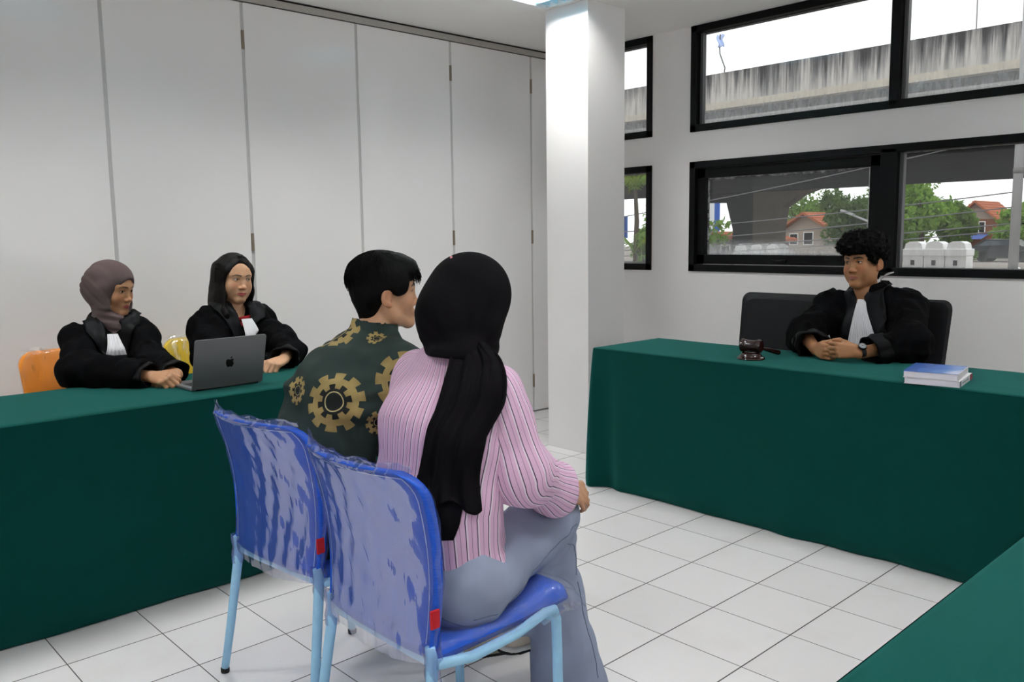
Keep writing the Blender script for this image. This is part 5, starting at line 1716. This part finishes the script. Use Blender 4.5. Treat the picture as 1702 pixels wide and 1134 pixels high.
    collar_flap(rb, S, [(-1.43, -1.50, 1.035), (-1.34, -1.495, 1.01), (-1.28, -1.51, .955), (-1.26, -1.52, .88), (-1.26, -1.52, .80)], [.026, .036, .038, .032, .028], V(-.15, 1, 0), name='facing')
    for q in 'RL': cuff(rb, J, q, .064, .97, ln=.07)
    G = snap(S, ribbon([(-1.27, -1.576, .972), (-1.26, -1.575, .955), (-1.25, -1.574, .935)], [.024, .020, .014], V(0, 1, 0), 9, 12), .006, 12)
    cloth_grid('blouse', G, .003, MAT['red_cloth'], e)
    jabot(e, S, [(-1.27, -1.572, .958), (-1.24, -1.570, .92), (-1.22, -1.568, .88), (-1.22, -1.566, .82), (-1.22, -1.566, .77)], [.026, .033, .038, .043, .046], V(0, 1, 0), 7, off=.014, amp=.0025)


# ---- man in the gear-print jacket --------------------------------------------------------------------------------
def gear_jacket(origin, gears):
    """dark green cloth printed with golden gears; each print sits in its own plane on the cloth"""
    t = NT('gear_print_cloth'); o = t.obj()
    n1 = t.noise(16, 4, o); n2 = t.noise(240, 2, o)
    base = t.mix(n1, (.0145, .0255, .022, 1), (.021, .036, .031, 1))
    gold = t.mix(t.noise(30, 4, o), (.25, .175, .062, 1), (.44, .33, .135, 1))
    dark = (.010, .012, .012, 1)

    def dot(v, d):
        x = t.n('ShaderNodeVectorMath', operation='DOT_PRODUCT'); t.set(x.inputs[0], v); x.inputs[1].default_value = tuple(d); return x.outputs['Value']

    def below(a, b): return t.math('LESS_THAN', a, b)

    def teeth(ang, n, ph, duty):
        f = t.math('FRACT', t.math('ADD', t.math('MULTIPLY', ang, n / (2 * math.pi)), ph + 10))
        return below(t.math('ABSOLUTE', t.math('SUBTRACT', f, .5)), duty)
    col = base
    for c, u, nrm, R, nt, ph in gears:
        nrm = unit(nrm); u = unit(np.asarray(u) - nrm * (nrm @ u)); v = np.cross(nrm, u)
        x = t.n('ShaderNodeVectorMath', operation='SUBTRACT'); t.set(x.inputs[0], o); x.inputs[1].default_value = tuple(np.asarray(c) - origin); d = x.outputs[0]
        du, dv = dot(d, u / R), dot(d, v / R)
        r = t.math('SQRT', t.math('ADD', t.math('MULTIPLY', du, du), t.math('MULTIPLY', dv, dv)))
        ang = t.math('ARCTAN2', dv, du)
        near = below(t.math('ABSOLUTE', dot(d, nrm)), .075)
        T1 = teeth(ang, nt, ph, .29)
        out = below(r, t.math('ADD', .80, t.math('MULTIPLY', T1, .20)))
        T2 = teeth(ang, 8, ph * .5 + .2, .25)
        hole = below(r, t.math('ADD', .44, t.math('MULTIPLY', T2, .16)))
        ring = t.math('MULTIPLY', below(r, .345), t.math('GREATER_THAN', r, .305))
        shade = t.math('MULTIPLY', t.math('SUBTRACT', t.math('ABSOLUTE', t.math('SUBTRACT', r, .72)), .12, clamp=True), 2.2, clamp=True)
        g = t.mix(shade, gold, (.17, .115, .042, 1))
        cc = t.mix(hole, g, dark); cc = t.mix(ring, cc, (.50, .42, .20, 1))
        col = t.mix(t.math('MULTIPLY', out, near), col, cc)
    return t.pbr(col, .8, .2, 0, t.bump(n2, .2, .0015))


def man_jacket():
    fw = V(.1, 1, 0)
    J = seated_joints((.385, -2.15, .545), (.385, -2.08, .86), (.385, -1.965, 1.035), (.555, -1.99, .955), (.235, -1.985, .935), (.605, -1.95, .715), (.205, -1.91, .715), (.46, -1.735, .62), (.31, -1.74, .62), (.51, -1.74, .515), (.27, -1.75, .515), (.545, -1.755, .085), (.25, -1.77, .085), fw)
    J['toeR'] = V(.618, -1.60, .035); J['toeL'] = V(.24, -1.62, .035)
    org = V(.385, -2.17, 0)
    e = empty('person', org, 'black-haired man seen from behind in a dark green jacket printed with golden gears', 'person')
    ho = V(.386, -1.908, 1.166); M = frame(V(.46, .885, .02)); s = .93
    skin = (.55, .30, .17)
    hands = [(J['wrR'], V(-.45, .8, -.3), V(-.6, -.4, -.6), V(-.1, .3, .9), 1.0, dict(curl=((35, 45, 25),) * 4)), (J['wrL'], V(.45, .8, -.3), V(.6, -.4, -.6), V(.1, .3, .9), 1.0, dict(curl=((35, 45, 25),) * 4))]
    body_mesh(e, J, M, ho, s, True, skin, hands, (.34, .12, .09), BROW)
    eye_mesh(M, ho, s, M[:, 1], e, EYES)
    L = lambda x, y, z: ho + s * (M @ V(x, y, z))
    S = Field(ho - V(.19, .19, .19), ho + V(.19, .19, .2), .0034)
    S.ell(L(0, -.026, .050), V(.0895, .104, .080) * s, M, .02); S.ell(L(0, .030, .076), V(.080, .074, .050) * s, M, .03)
    S.ell(L(0, -.060, -.005), V(.082, .060, .065) * s, M, .03); S.ell(L(0, -.062, -.070), V(.058, .036, .048) * s, M, .025)
    for q in (-1, 1):
        S.ell(L(q * .074, .022, .030), V(.016, .040, .040) * s, M, .015)
        S.ell(L(q * .088, -.006, -.022), V(.024, .024, .036) * s, M, .008, 'sub')
    S.ell(L(0, .128, -.050), V(.090, .080, .088) * s, M, .012, 'sub')
    for q in (-1, 1): S.cone(L(q * .080, .022, -.075), L(q * .062, -.045, -.115), .032, .028, .012, 'sub')
    S.displace(lambda P: .0022 * vnoise(((P - ho) @ M) * np.array([40, 30, 14]), 1, 3) + .001 * vnoise(P, 120, 6), .02)
    h = finish(S, 'hair', MAT['hair'], e)
    rng = np.random.RandomState(8); n = 1400
    # strands fall from the crown in all directions, longest over the forehead
    cr = V(0, -.045, .128)
    a = rng.uniform(0, 2 * math.pi, n); fr = np.cos(a)
    t = np.linspace(0, 1, 12)
    ln = np.where(fr > .5, 1.10, 1.0) * rng.uniform(.72, 1.05, n)
    th = t[None] * ln[:, None] * np.where(fr > .3, 1.62, 1.95)[:, None]
    rr = V(.0915, .106, .0)
    ctr = V(0, -.026, .046)
    el = np.stack([np.sin(th) * np.sin(a)[:, None] * .0925, np.sin(th) * np.cos(a)[:, None] * np.where(fr > 0, .118, .108)[:, None], np.cos(th) * .087], -1) + ctr
    el[..., 0] += .006 * np.sin(t * 7 + rng.uniform(0, 6, n)[:, None]); el[..., 1] += .005 * np.sin(t * 6 + rng.uniform(0, 6, n)[:, None]) + (t ** 2)[None] * np.clip(fr, 0, 1)[:, None] * .018
    el[..., 2] += rng.uniform(-.003, .006, n)[:, None]
    keep = ~((np.abs(np.sin(a)) > .86) & (rng.rand(n) < .65))
    strands_mesh('strands', ho + s * (el[keep] @ M.T), .0013, .0004, MAT['hair'], sub_origin(h, e))
    # jacket
    S = Field(V(-.06, -2.42, .44), V(.80, -1.58, 1.13), .006)
    sd = V(1, 0, 0); mid = V(.385, -2.015, .97)
    S.econe(V(.385, -2.15, .52), V(.39, -2.145, .70), (.19, .15), (.172, .130), sd, .05)
    S.econe(V(.39, -2.145, .70), V(.395, -2.10, .86), (.172, .130), (.165, .122), sd, .05)
    S.econe(V(.395, -2.10, .86), mid, (.165, .122), (.135, .085), sd, .06)
    S.cone(J['shR'], J['shL'], .068, .068, .06)
    S.cone(mid + V(0, .02, 0), J['neck'], .095, .072, .05)
    for q in 'RL':
        S.cone(J['sh' + q], J['el' + q], .073, .066, .04); S.cone(J['el' + q], J['wr' + q], .066, .050, .03)
    S.displace(lambda P: drape_noise(P, 3, .012, 8, 8, 13) + drape_noise(P, 6, .010, 22, 22, 9) + drape_noise(P, 7, .006, 12, 12, 34), .04)
    cb, ct = J['neck'] + V(0, -.006, -.01), J['neck'] + V(.004, .014, .066)
    S.cone(cb, ct, .074, .069, .006)
    S.cone(ct + V(0, 0, .012), ct + V(0, .002, .12), .075, .09, .003, 'sub')
    S.cone(cb + V(0, .004, .025), ct + V(.0, .001, .05), .058, .0585, .003, 'sub')
    S.cone(J['wrR'] - unit(J['wrR'] - J['elR']) * .01, J['wrR'] + unit(J['wrR'] - J['elR']) * .1, .036, .06, .006, 'sub'); S.cone(J['wrL'] - unit(J['wrL'] - J['elL']) * .01, J['wrL'] + unit(J['wrL'] - J['elL']) * .1, .036, .06, .006, 'sub')
    bk = unit(V(.35, -.93, .12))
    gears = [((.531, -2.203, .889), V(.8, .6, 0), V(.56, -.77, .28), .083, 10, .1),
             ((.477, -2.016, 1.051), V(1, .3, 0), V(.4, -.4, .80), .030, 9, .3),
             ((.355, -2.061, 1.045), V(1, -.2, 0), V(-.12, -.50, .85), .072, 9, .6),
             ((.640, -2.03, .935), V(.5, .8, 0), V(.85, -.5, .15), .085, 9, .2),
             ((.375, -2.234, .905), V(.9, -.2, 0), V(.0, -.97, .2), .042, 9, .45),
             ((.60, -2.10, .82), V(.5, .8, 0), V(.85, -.5, .0), .036, 9, .75),
             ((.44, -2.25, .655), V(1, .3, 0), bk, .07, 9, .35)]
    finish(S, 'jacket', gear_jacket(org, gears), e)
    # trousers and shoes
    S = Field(V(.05, -2.4, .05), V(.78, -1.55, .66), .0075)
    for q in 'RL':
        S.cone(J['hip' + q], J['kn' + q], .098, .072, .05); S.cone(J['kn' + q], J['an' + q] + V(0, 0, .02), .070, .060, .03)
    S.econe(J['pel'] + V(0, 0, .03), J['pel'] + V(0, 0, -.02), (.17, .13), (.175, .135), sd, .05)
    S.displace(lambda P: drape_noise(P, 3, .006, 14, 14, 10), .03)
    finish(S, 'trousers', MAT['dark_trousers'], e)
    for q in 'RL': shoe(e, J['an' + q] * V(1, 1, 0), J['toe' + q] * V(1, 1, 0), 0, 'sage')


MAT['shoe_sage'] = simple('greenish_grey_canvas', (.30, .30, .235), .8, .2, bump=.2, bscale=300)
MAT['shoe_cream'] = simple('cream_leather_shoe', (.58, .50, .40), .6, .3)
MAT['shoe_tan'] = simple('tan_collar', (.30, .20, .12), .8, .2)
MAT['sole_black'] = simple('black_sole', (.012, .012, .013), .7, .3)
MAT['sole_white'] = simple('white_sole', (.70, .68, .62), .6, .3)


def shoe(parent, heel_xy, toe_xy, lift, kind, pitch=0.0, roll=0.0):
    """low trainer: heel at the ankle, toe ahead; lift is the height of its sole"""
    d = unit(toe_xy - heel_xy); o = heel_xy - d * .055 + V(0, 0, lift)
    F_ = frame(d) @ rot_axis((1, 0, 0), pitch) @ rot_axis((0, 1, 0), roll)
    L = lambda x, y, z: o + F_ @ V(x, y, z)
    S = Field(o - .32, o + .32, .005)
    S.econe(L(0, .045, .045), L(0, .205, .032), (.036, .034), (.042, .024), F_[:, 0], .03)
    S.econe(L(0, .040, .045), L(0, .052, .085), (.034, .036), (.032, .040), F_[:, 0], .03)
    S.ell(L(0, .235, .028), (.040, .032, .022), F_, .03)
    S.halfspace(L(0, 0, .016), -F_[:, 2], .004)
    S.cone(L(0, .055, .085), L(0, .058, .16), .026, .04, .008, 'sub')
    p = finish(S, 'shoe', MAT['shoe_' + kind], parent); sub_origin(p, parent)
    S = Field(o - .32, o + .32, .005)
    S.econe(L(0, .045, .014), L(0, .215, .014), (.038, .2), (.044, .2), F_[:, 0], .02); S.ell(L(0, .04, .014), (.038, .038, .2), F_, .02); S.ell(L(0, .238, .014), (.042, .036, .2), F_, .02)
    S.halfspace(L(0, 0, .022), F_[:, 2], 0); S.halfspace(L(0, 0, .007), -F_[:, 2], 0)
    finish(S, 'sole', MAT['sole_white'] if kind == 'cream' else MAT['shoe_' + kind], p)
    S = Field(o - .32, o + .32, .005)
    S.econe(L(0, .045, .010), L(0, .215, .010), (.0385, .2), (.0445, .2), F_[:, 0], .02); S.ell(L(0, .04, .010), (.0385, .0385, .2), F_, .02); S.ell(L(0, .238, .010), (.0425, .0365, .2), F_, .02)
    S.halfspace(L(0, 0, .009), F_[:, 2], 0); S.halfspace(L(0, 0, .0), -F_[:, 2], 0)
    finish(S, 'outsole', MAT['sole_black'], p)
    if kind == 'cream':
        S = Field(o - .3, o + .3, .005); S.cone(L(0, .035, .078), L(0, .045, .10), .037, .036, .01); S.cone(L(0, .055, .07), L(0, .058, .17), .028, .034, .006, 'sub')
        finish(S, 'heel_collar', MAT['shoe_tan'], p)


# ---- woman in pink stripes ------------------------------------------------------------------------------------------
def striped_cloth():
    t = NT('pink_striped_cotton'); o = t.obj()
    st = t.xyz(t.n('ShaderNodeAttribute', attribute_name='st').outputs[1]); u = st[0]
    P_ = .0235

    def band(off, w):
        f = t.math('FRACT', t.math('ADD', t.math('DIVIDE', u, P_), 20 + off))
        return t.math('LESS_THAN', t.math('ABSOLUTE', t.math('SUBTRACT', f, .5)), w / P_ / 2)
    n = t.noise(13, 3, o)
    c = t.mix(n, (.68, .42, .60, 1), (.76, .49, .68, 1))
    c = t.mix(band(.0, .0027), c, (.80, .70, .79, 1))
    c = t.mix(band(.12, .0019), c, (.045, .042, .075, 1))
    c = t.mix(t.math('MULTIPLY', band(.60, .0012), .75), c, (.18, .12, .20, 1))
    c = t.mix(t.math('MULTIPLY', band(.30, .0010), .4), c, (.75, .62, .75, 1))
    return t.pbr(c, .8, .2, 0, t.bump(t.noise(800, 1, o), .2, .001))


def woman_pink():
    fw = V(0, 1, 0)
    J = seated_joints((.945, -2.17, .55), (.945, -2.15, .86), (.95, -2.115, 1.035), (1.10, -2.11, .965), (.79, -2.105, .97), (1.130, -2.06, .775), (.76, -1.93, .75), (1.030, -1.800, .655), (.932, -1.832, .672), (.965, -1.785, .570), (.915, -1.762, .490), (.815, -1.775, .24), (.893, -1.655, .085), fw)
    J['toeR'] = V(.84, -1.64, .17); J['toeL'] = V(.80, -1.56, .035)
    org = V(.945, -2.17, 0)
    e = empty('person', org, 'woman seen from behind in a black headscarf, pink striped shirt and blue jeans, legs crossed', 'person')
    ho = V(.953, -2.072, 1.163); M = frame(V(.02, 1, -.03)); s = .95
    skin = (.50, .27, .16)
    hands = [(J['wrR'], V(-.15, .93, -.33), V(-.85, -.18, -.5), V(-.3, .35, .85), .92, dict(curl=((22, 26, 15), (20, 26, 15), (20, 26, 15), (22, 26, 15)), spread=6, k=.004)),
             (J['wrL'], V(.80, .58, -.14), V(-.12, .10, -1), V(-.55, .8, .1), .92, dict(curl=((16, 25, 15), (18, 28, 15), (18, 28, 15), (20, 30, 15)), spread=10, thumb=((.6, .7, .1), (.8, .4, -.1)), k=.004))]
    body_mesh(e, J, M, ho, s, False, skin, hands, LIP_F, BROW)
    eye_mesh(M, ho, s, M[:, 1], e, EYES)
    L = lambda x, y, z: ho + s * (M @ V(x, y, z))
    # headscarf
    kn = V(1.028, -2.145, 1.066)
    S = Field(ho - V(.2, .24, .22), ho + V(.2, .2, .18), .0042)
    S.ell(ho + V(.006, .004, .026), (.0985, .108, .106), None, .02)
    S.ell(ho + V(.003, -.070, -.030), (.076, .058, .064), None, .06)
    S.econe(ho + V(0, -.018, -.03), V(.962, -2.106, 1.070), (.086, .100), (.070, .076), V(1, 0, 0), .04)
    S.econe(V(.962, -2.106, 1.075), V(.966, -2.108, 1.052), (.072, .076), (.084, .082), V(1, 0, 0), .03)
    S.cone(V(.99, -2.165, 1.050), kn + V(-.005, 0, -.01), .030, .030, .04)

    def folds(P):
        d = P - kn; r = np.linalg.norm(d, axis=1); q = d / r[:, None]
        return .0075 * vnoise(q * 4.0, 1, 4) * np.clip((r - .05) / .05, 0, 1) * np.exp(-(r / .16) ** 2) + .0022 * vnoise(P * np.array([14, 14, 8]), 1, 9) + .010 * vnoise(P * np.array([9, 9, 45.]), 1, 3) * np.clip((1.105 - P[:, 2]) / .03, 0, 1)
    S.displace(folds, .03)
    for q in (-1, 1): S.cone(L(q * .062, .005, -.045), L(q * .018, .052, -.105), .034, .032, .03)
    S.ell(L(0, .132, -.005), V(.050, .080, .075), M, .012, 'sub')
    S.halfspace(V(.965, -2.15, 1.046), V(.0, -.15, -1), .006)
    hs_ = finish(S, 'headscarf', MAT['black_jersey'], e); sub_origin(hs_, e)
    MAT['pink_pin'] = simple('pink_pin_head', (.75, .30, .35), .4, .5)
    pin = _push(S, V(.958, -2.13, 1.30))
    MB().lathe([(0, -.004), (.0024, -.003), (.0034, 0), (.0024, .003), (0, .004)], 12, None, pin).build('pin', MAT['pink_pin'], hs_, True)
    # shirt body
    S = Field(V(.66, -2.42, .46), V(1.28, -1.9, 1.12), .006)
    sd = V(1, 0, 0); mid = V(.947, -2.11, .985)
    S.econe(V(.945, -2.16, .50), V(.945, -2.18, .70), (.205, .160), (.182, .128), sd, .05)
    S.econe(V(.945, -2.18, .70), V(.945, -2.15, .87), (.180, .126), (.176, .120), sd, .05)
    S.econe(V(.945, -2.15, .87), mid, (.176, .120), (.135, .080), sd, .06)
    S.cone(J['shR'], J['shL'], .062, .062, .06); S.cone(J['neck'], mid, .062, .09, .05)
    S.displace(lambda P: drape_noise(P, 12, .008, 9, 9, 5) + drape_noise(P, 15, .005, 22, 22, 7), .04)
    S.halfspace(V(.945, -2.2, .525), V(.10, -.25, -1), .004)
    S.cone(J['neck'] + V(0, 0, 0), J['neck'] + V(0, 0, .1), .056, .07, .01, 'sub')
    ST = striped_cloth()

    def uv_t(P):
        cy = np.interp(P[:, 2], [.5, .7, .87, .985], [-2.16, -2.18, -2.15, -2.11])
        x = P[:, 0] - .946; y = P[:, 1] - cy
        a = np.arctan2(x, -y)
        sq = a * .155
        return np.stack([sq, P[:, 2], np.zeros(len(P))], 1)
    shb = finish(S, 'shirt', ST, e, 1, None, uv_t); sub_origin(shb, e); torso = S
    # sleeves
    for q, pu in (('R', 1.0), ('L', .9)):
        a, b, c = J['sh' + q], J['el' + q], J['wr' + q]
        S = Field(np.minimum(np.minimum(a, b), c) - .14, np.maximum(np.maximum(a, b), c) + .14, .0055)
        S.cone(a, b, .069 * pu, .072 * pu, .03); S.cone(b, b + (c - b) * .70, .068 * pu, .056 * pu, .05); S.cone(b + (c - b) * .70, c - unit(c - b) * .040, .056 * pu, .036, .03)
        if q == 'R': S.cone(b + (c - b) * .55 + V(0, 0, -.03), b + (c - b) * .8 + V(-.01, -.0, -.035), .045, .04, .04)
        S.displace(lambda P: drape_noise(P, 17, .008, 11, 11, 8) + drape_noise(P, 19, .006, 24, 24, 13), .04)
        ax = unit(c - b)
        c0 = c; c = c - ax * .030
        S.cone(c - ax * .035, c + ax * .08, .026, .05, .006, 'sub')

        def uv_s(P, a=a, b=b, c=c):
            d1 = np.clip(((P - a) @ (b - a)) / ((b - a) @ (b - a)), 0, 1); d2 = np.clip(((P - b) @ (c - b)) / ((c - b) @ (c - b)), 0, 1)
            ref1 = V(1, -.6, -.1) if q == 'R' else V(-1, -.6, -.1)
            x1, x2 = unit(b - a), unit(c - b); ang = math.degrees(math.acos(np.clip(x1 @ x2, -1, 1))); ref1 = unit(ref1 - x1 * (x1 @ ref1))
            ref2 = rot_axis(np.cross(x1, x2), ang) @ ref1
            u1, _ = limb_uv(P, a, b, ref1, .070); u2, _ = limb_uv(P, b, c, ref2, .070)
            w = np.clip(((P - b) @ unit(unit(c - b) + unit(b - a)) + .03) / .06, 0, 1)
            return np.stack([u1 * (1 - w) + u2 * w, d1 + d2, np.ones(len(P))], 1)
        finish(S, 'sleeve', ST, shb, 1, None, uv_s)
        if q == 'R': sleeve_f = S
        u = unit(np.cross(ax, (0, 0, 1))); v = np.cross(ax, u); rows = []
        for d, rr in ((-.030, .0385), (-.02, .0395), (.006, .0375), (.010, .034), (-.01, .032)):
            rows.append([c + ax * d + rr * (1 + .05 * math.sin(5 * t_)) * (math.cos(t_) * u + math.sin(t_) * v) for t_ in np.linspace(0, 2 * math.pi, 31)[:-1]])
        G = np.array(rows).transpose(1, 0, 2)
        P = G.reshape(-1, 3); n_, m_ = G.shape[:2]
        F = np.array([(i % n_ * m_ + j, (i + 1) % n_ * m_ + j, (i + 1) % n_ * m_ + j + 1, i % n_ * m_ + j + 1) for i in range(n_) for j in range(m_ - 1)])
        lu = np.repeat(np.arange(n_) / n_ * .24, m_)
        np_mesh('cuff', P, F, ST, shb, uv=np.stack([lu, lu * 0, lu * 0], 1))
    # scarf tail down the right of the back
    pth = [(1.030, -2.130, 1.085), (1.080, -2.152, 1.045), (1.110, -2.190, .970), (1.098, -2.225, .89), (1.085, -2.235, .81), (1.078, -2.235, .728)]
    G = ribbon(pth, [.040, .062, .076, .068, .064, .064], V(.84, .54, 0), 33, 60)
    G = snap(sleeve_f, snap(torso, G, .007, 12, True), .007, 12, True)
    nu, nv = G.shape[:2]; uu = np.linspace(0, 1, nu)[:, None]; vv = np.linspace(0, 1, nv)[None]
    off = .0055 * np.sin(uu * 17 + 2 * np.sin(vv * 3)) + .003 * np.sin(uu * 37 + 1 + vv * 4) + .004
    out = unit(V(.50, -.84, .15)); G = G + off[..., None] * out
    G[..., 2] -= (np.maximum(0, vv - .93) * .2 * np.sin(uu * 9))
    cloth_grid('scarf_tail', G, .004, MAT['black_jersey'], hs_)
    G = ribbon([(1.06, -2.235, .79), (1.054, -2.24, .73), (1.046, -2.245, .668)], [.05, .044, .030], V(.84, .54, 0), 15, 24)
    G = snap(torso, G, .003, 10, True) + (.003 * np.sin(np.linspace(0, 12, 15)))[:, None, None] * out
    cloth_grid('scarf_tail', G, .004, MAT['black_jersey'], hs_)
    # jeans
    S = Field(V(.64, -2.45, .0), V(1.22, -1.45, .70), .006)
    S.econe(J['pel'] + V(0, -.012, .05), J['pel'] + V(0, -.02, -.03), (.165, .128), (.182, .150), sd, .05)
    S.cone(J['hipR'] + V(.03, 0, -.005), J['knR'], .104, .076, .05); S.cone(J['hipL'] + V(-.02, 0, -.015), J['knL'], .096, .074, .03)
    S.chain([J['knL'], J['knL'] + (J['anL'] - J['knL']) * .45, J['anL'] + V(.012, .0, -.13)], [.072, .070, .118], .03)
    S.chain([J['knR'], J['knR'] + (J['anR'] - J['knR']) * .5, J['anR']], [.070, .064, .072], .02)
    S.halfspace(V(0, 0, .018), V(.1, .1, -1), .004)

    def jf(P):
        k1 = np.exp(-(np.linalg.norm(P - (J['knR'] + V(-.02, -.05, -.05)), axis=1) / .09) ** 2); k2 = np.exp(-(np.linalg.norm(P - (J['knL'] + V(0, -.04, -.05)), axis=1) / .1) ** 2)
        return drape_noise(P, 22, .008, 14, 14, 9) + drape_noise(P, 25, .004, 30, 30, 20) + (k1 + k2) * .010 * vnoise(P * np.array([14, 30, 40.]), 1, 5)
    S.displace(jf, .03)
    S.cone(J['anL'] + V(0, 0, -.10), J['anL'] + V(0, 0, .03), .100, .07, .004, 'sub')
    jn = finish(S, 'jeans', MAT['denim'], e); sub_origin(jn, e)
    MAT['seam_thread'] = simple('dark_blue_seam', (.165, .195, .275), .9, .1)
    # side seam of the thigh, knee dart, shin seam
    for pts in ([(1.13, -2.22, .47), (1.12, -2.1, .50), (1.10, -1.98, .53), (1.085, -1.86, .545), (1.06, -1.76, .555)],
                [(1.06, -2.33, .52), (1.10, -2.30, .485), (1.125, -2.25, .455), (1.13, -2.2, .445)],
                [(.99, -1.78, .50), (1.0, -1.72, .47), (1.0, -1.69, .43), (.99, -1.70, .38)],
                [(.985, -1.70, .36), (.98, -1.69, .28), (.985, -1.67, .2), (.99, -1.66, .12), (1.0, -1.65, .06)]):
        G = ribbon(pts, [.001] * len(pts), V(0, 0, 1), 2, 40)[0]; G = snap(S, G, .0005, 16)
        MB().tube(G, .0013, 5).build('seam', MAT['seam_thread'], jn, True)
    shoe(e, V(.806, -1.790, 0), V(.835, -1.64, 0), .133, 'cream', -6)
    shoe(e, J['anL'] * V(1, 1, 0), J['toeL'] * V(1, 1, 0), 0, 'cream')


def _push(S, p):
    return snap(S, np.array([p]), .001, 20)[0]


judge(); woman_scarf(); woman_long_hair(); man_jacket(); woman_pink()
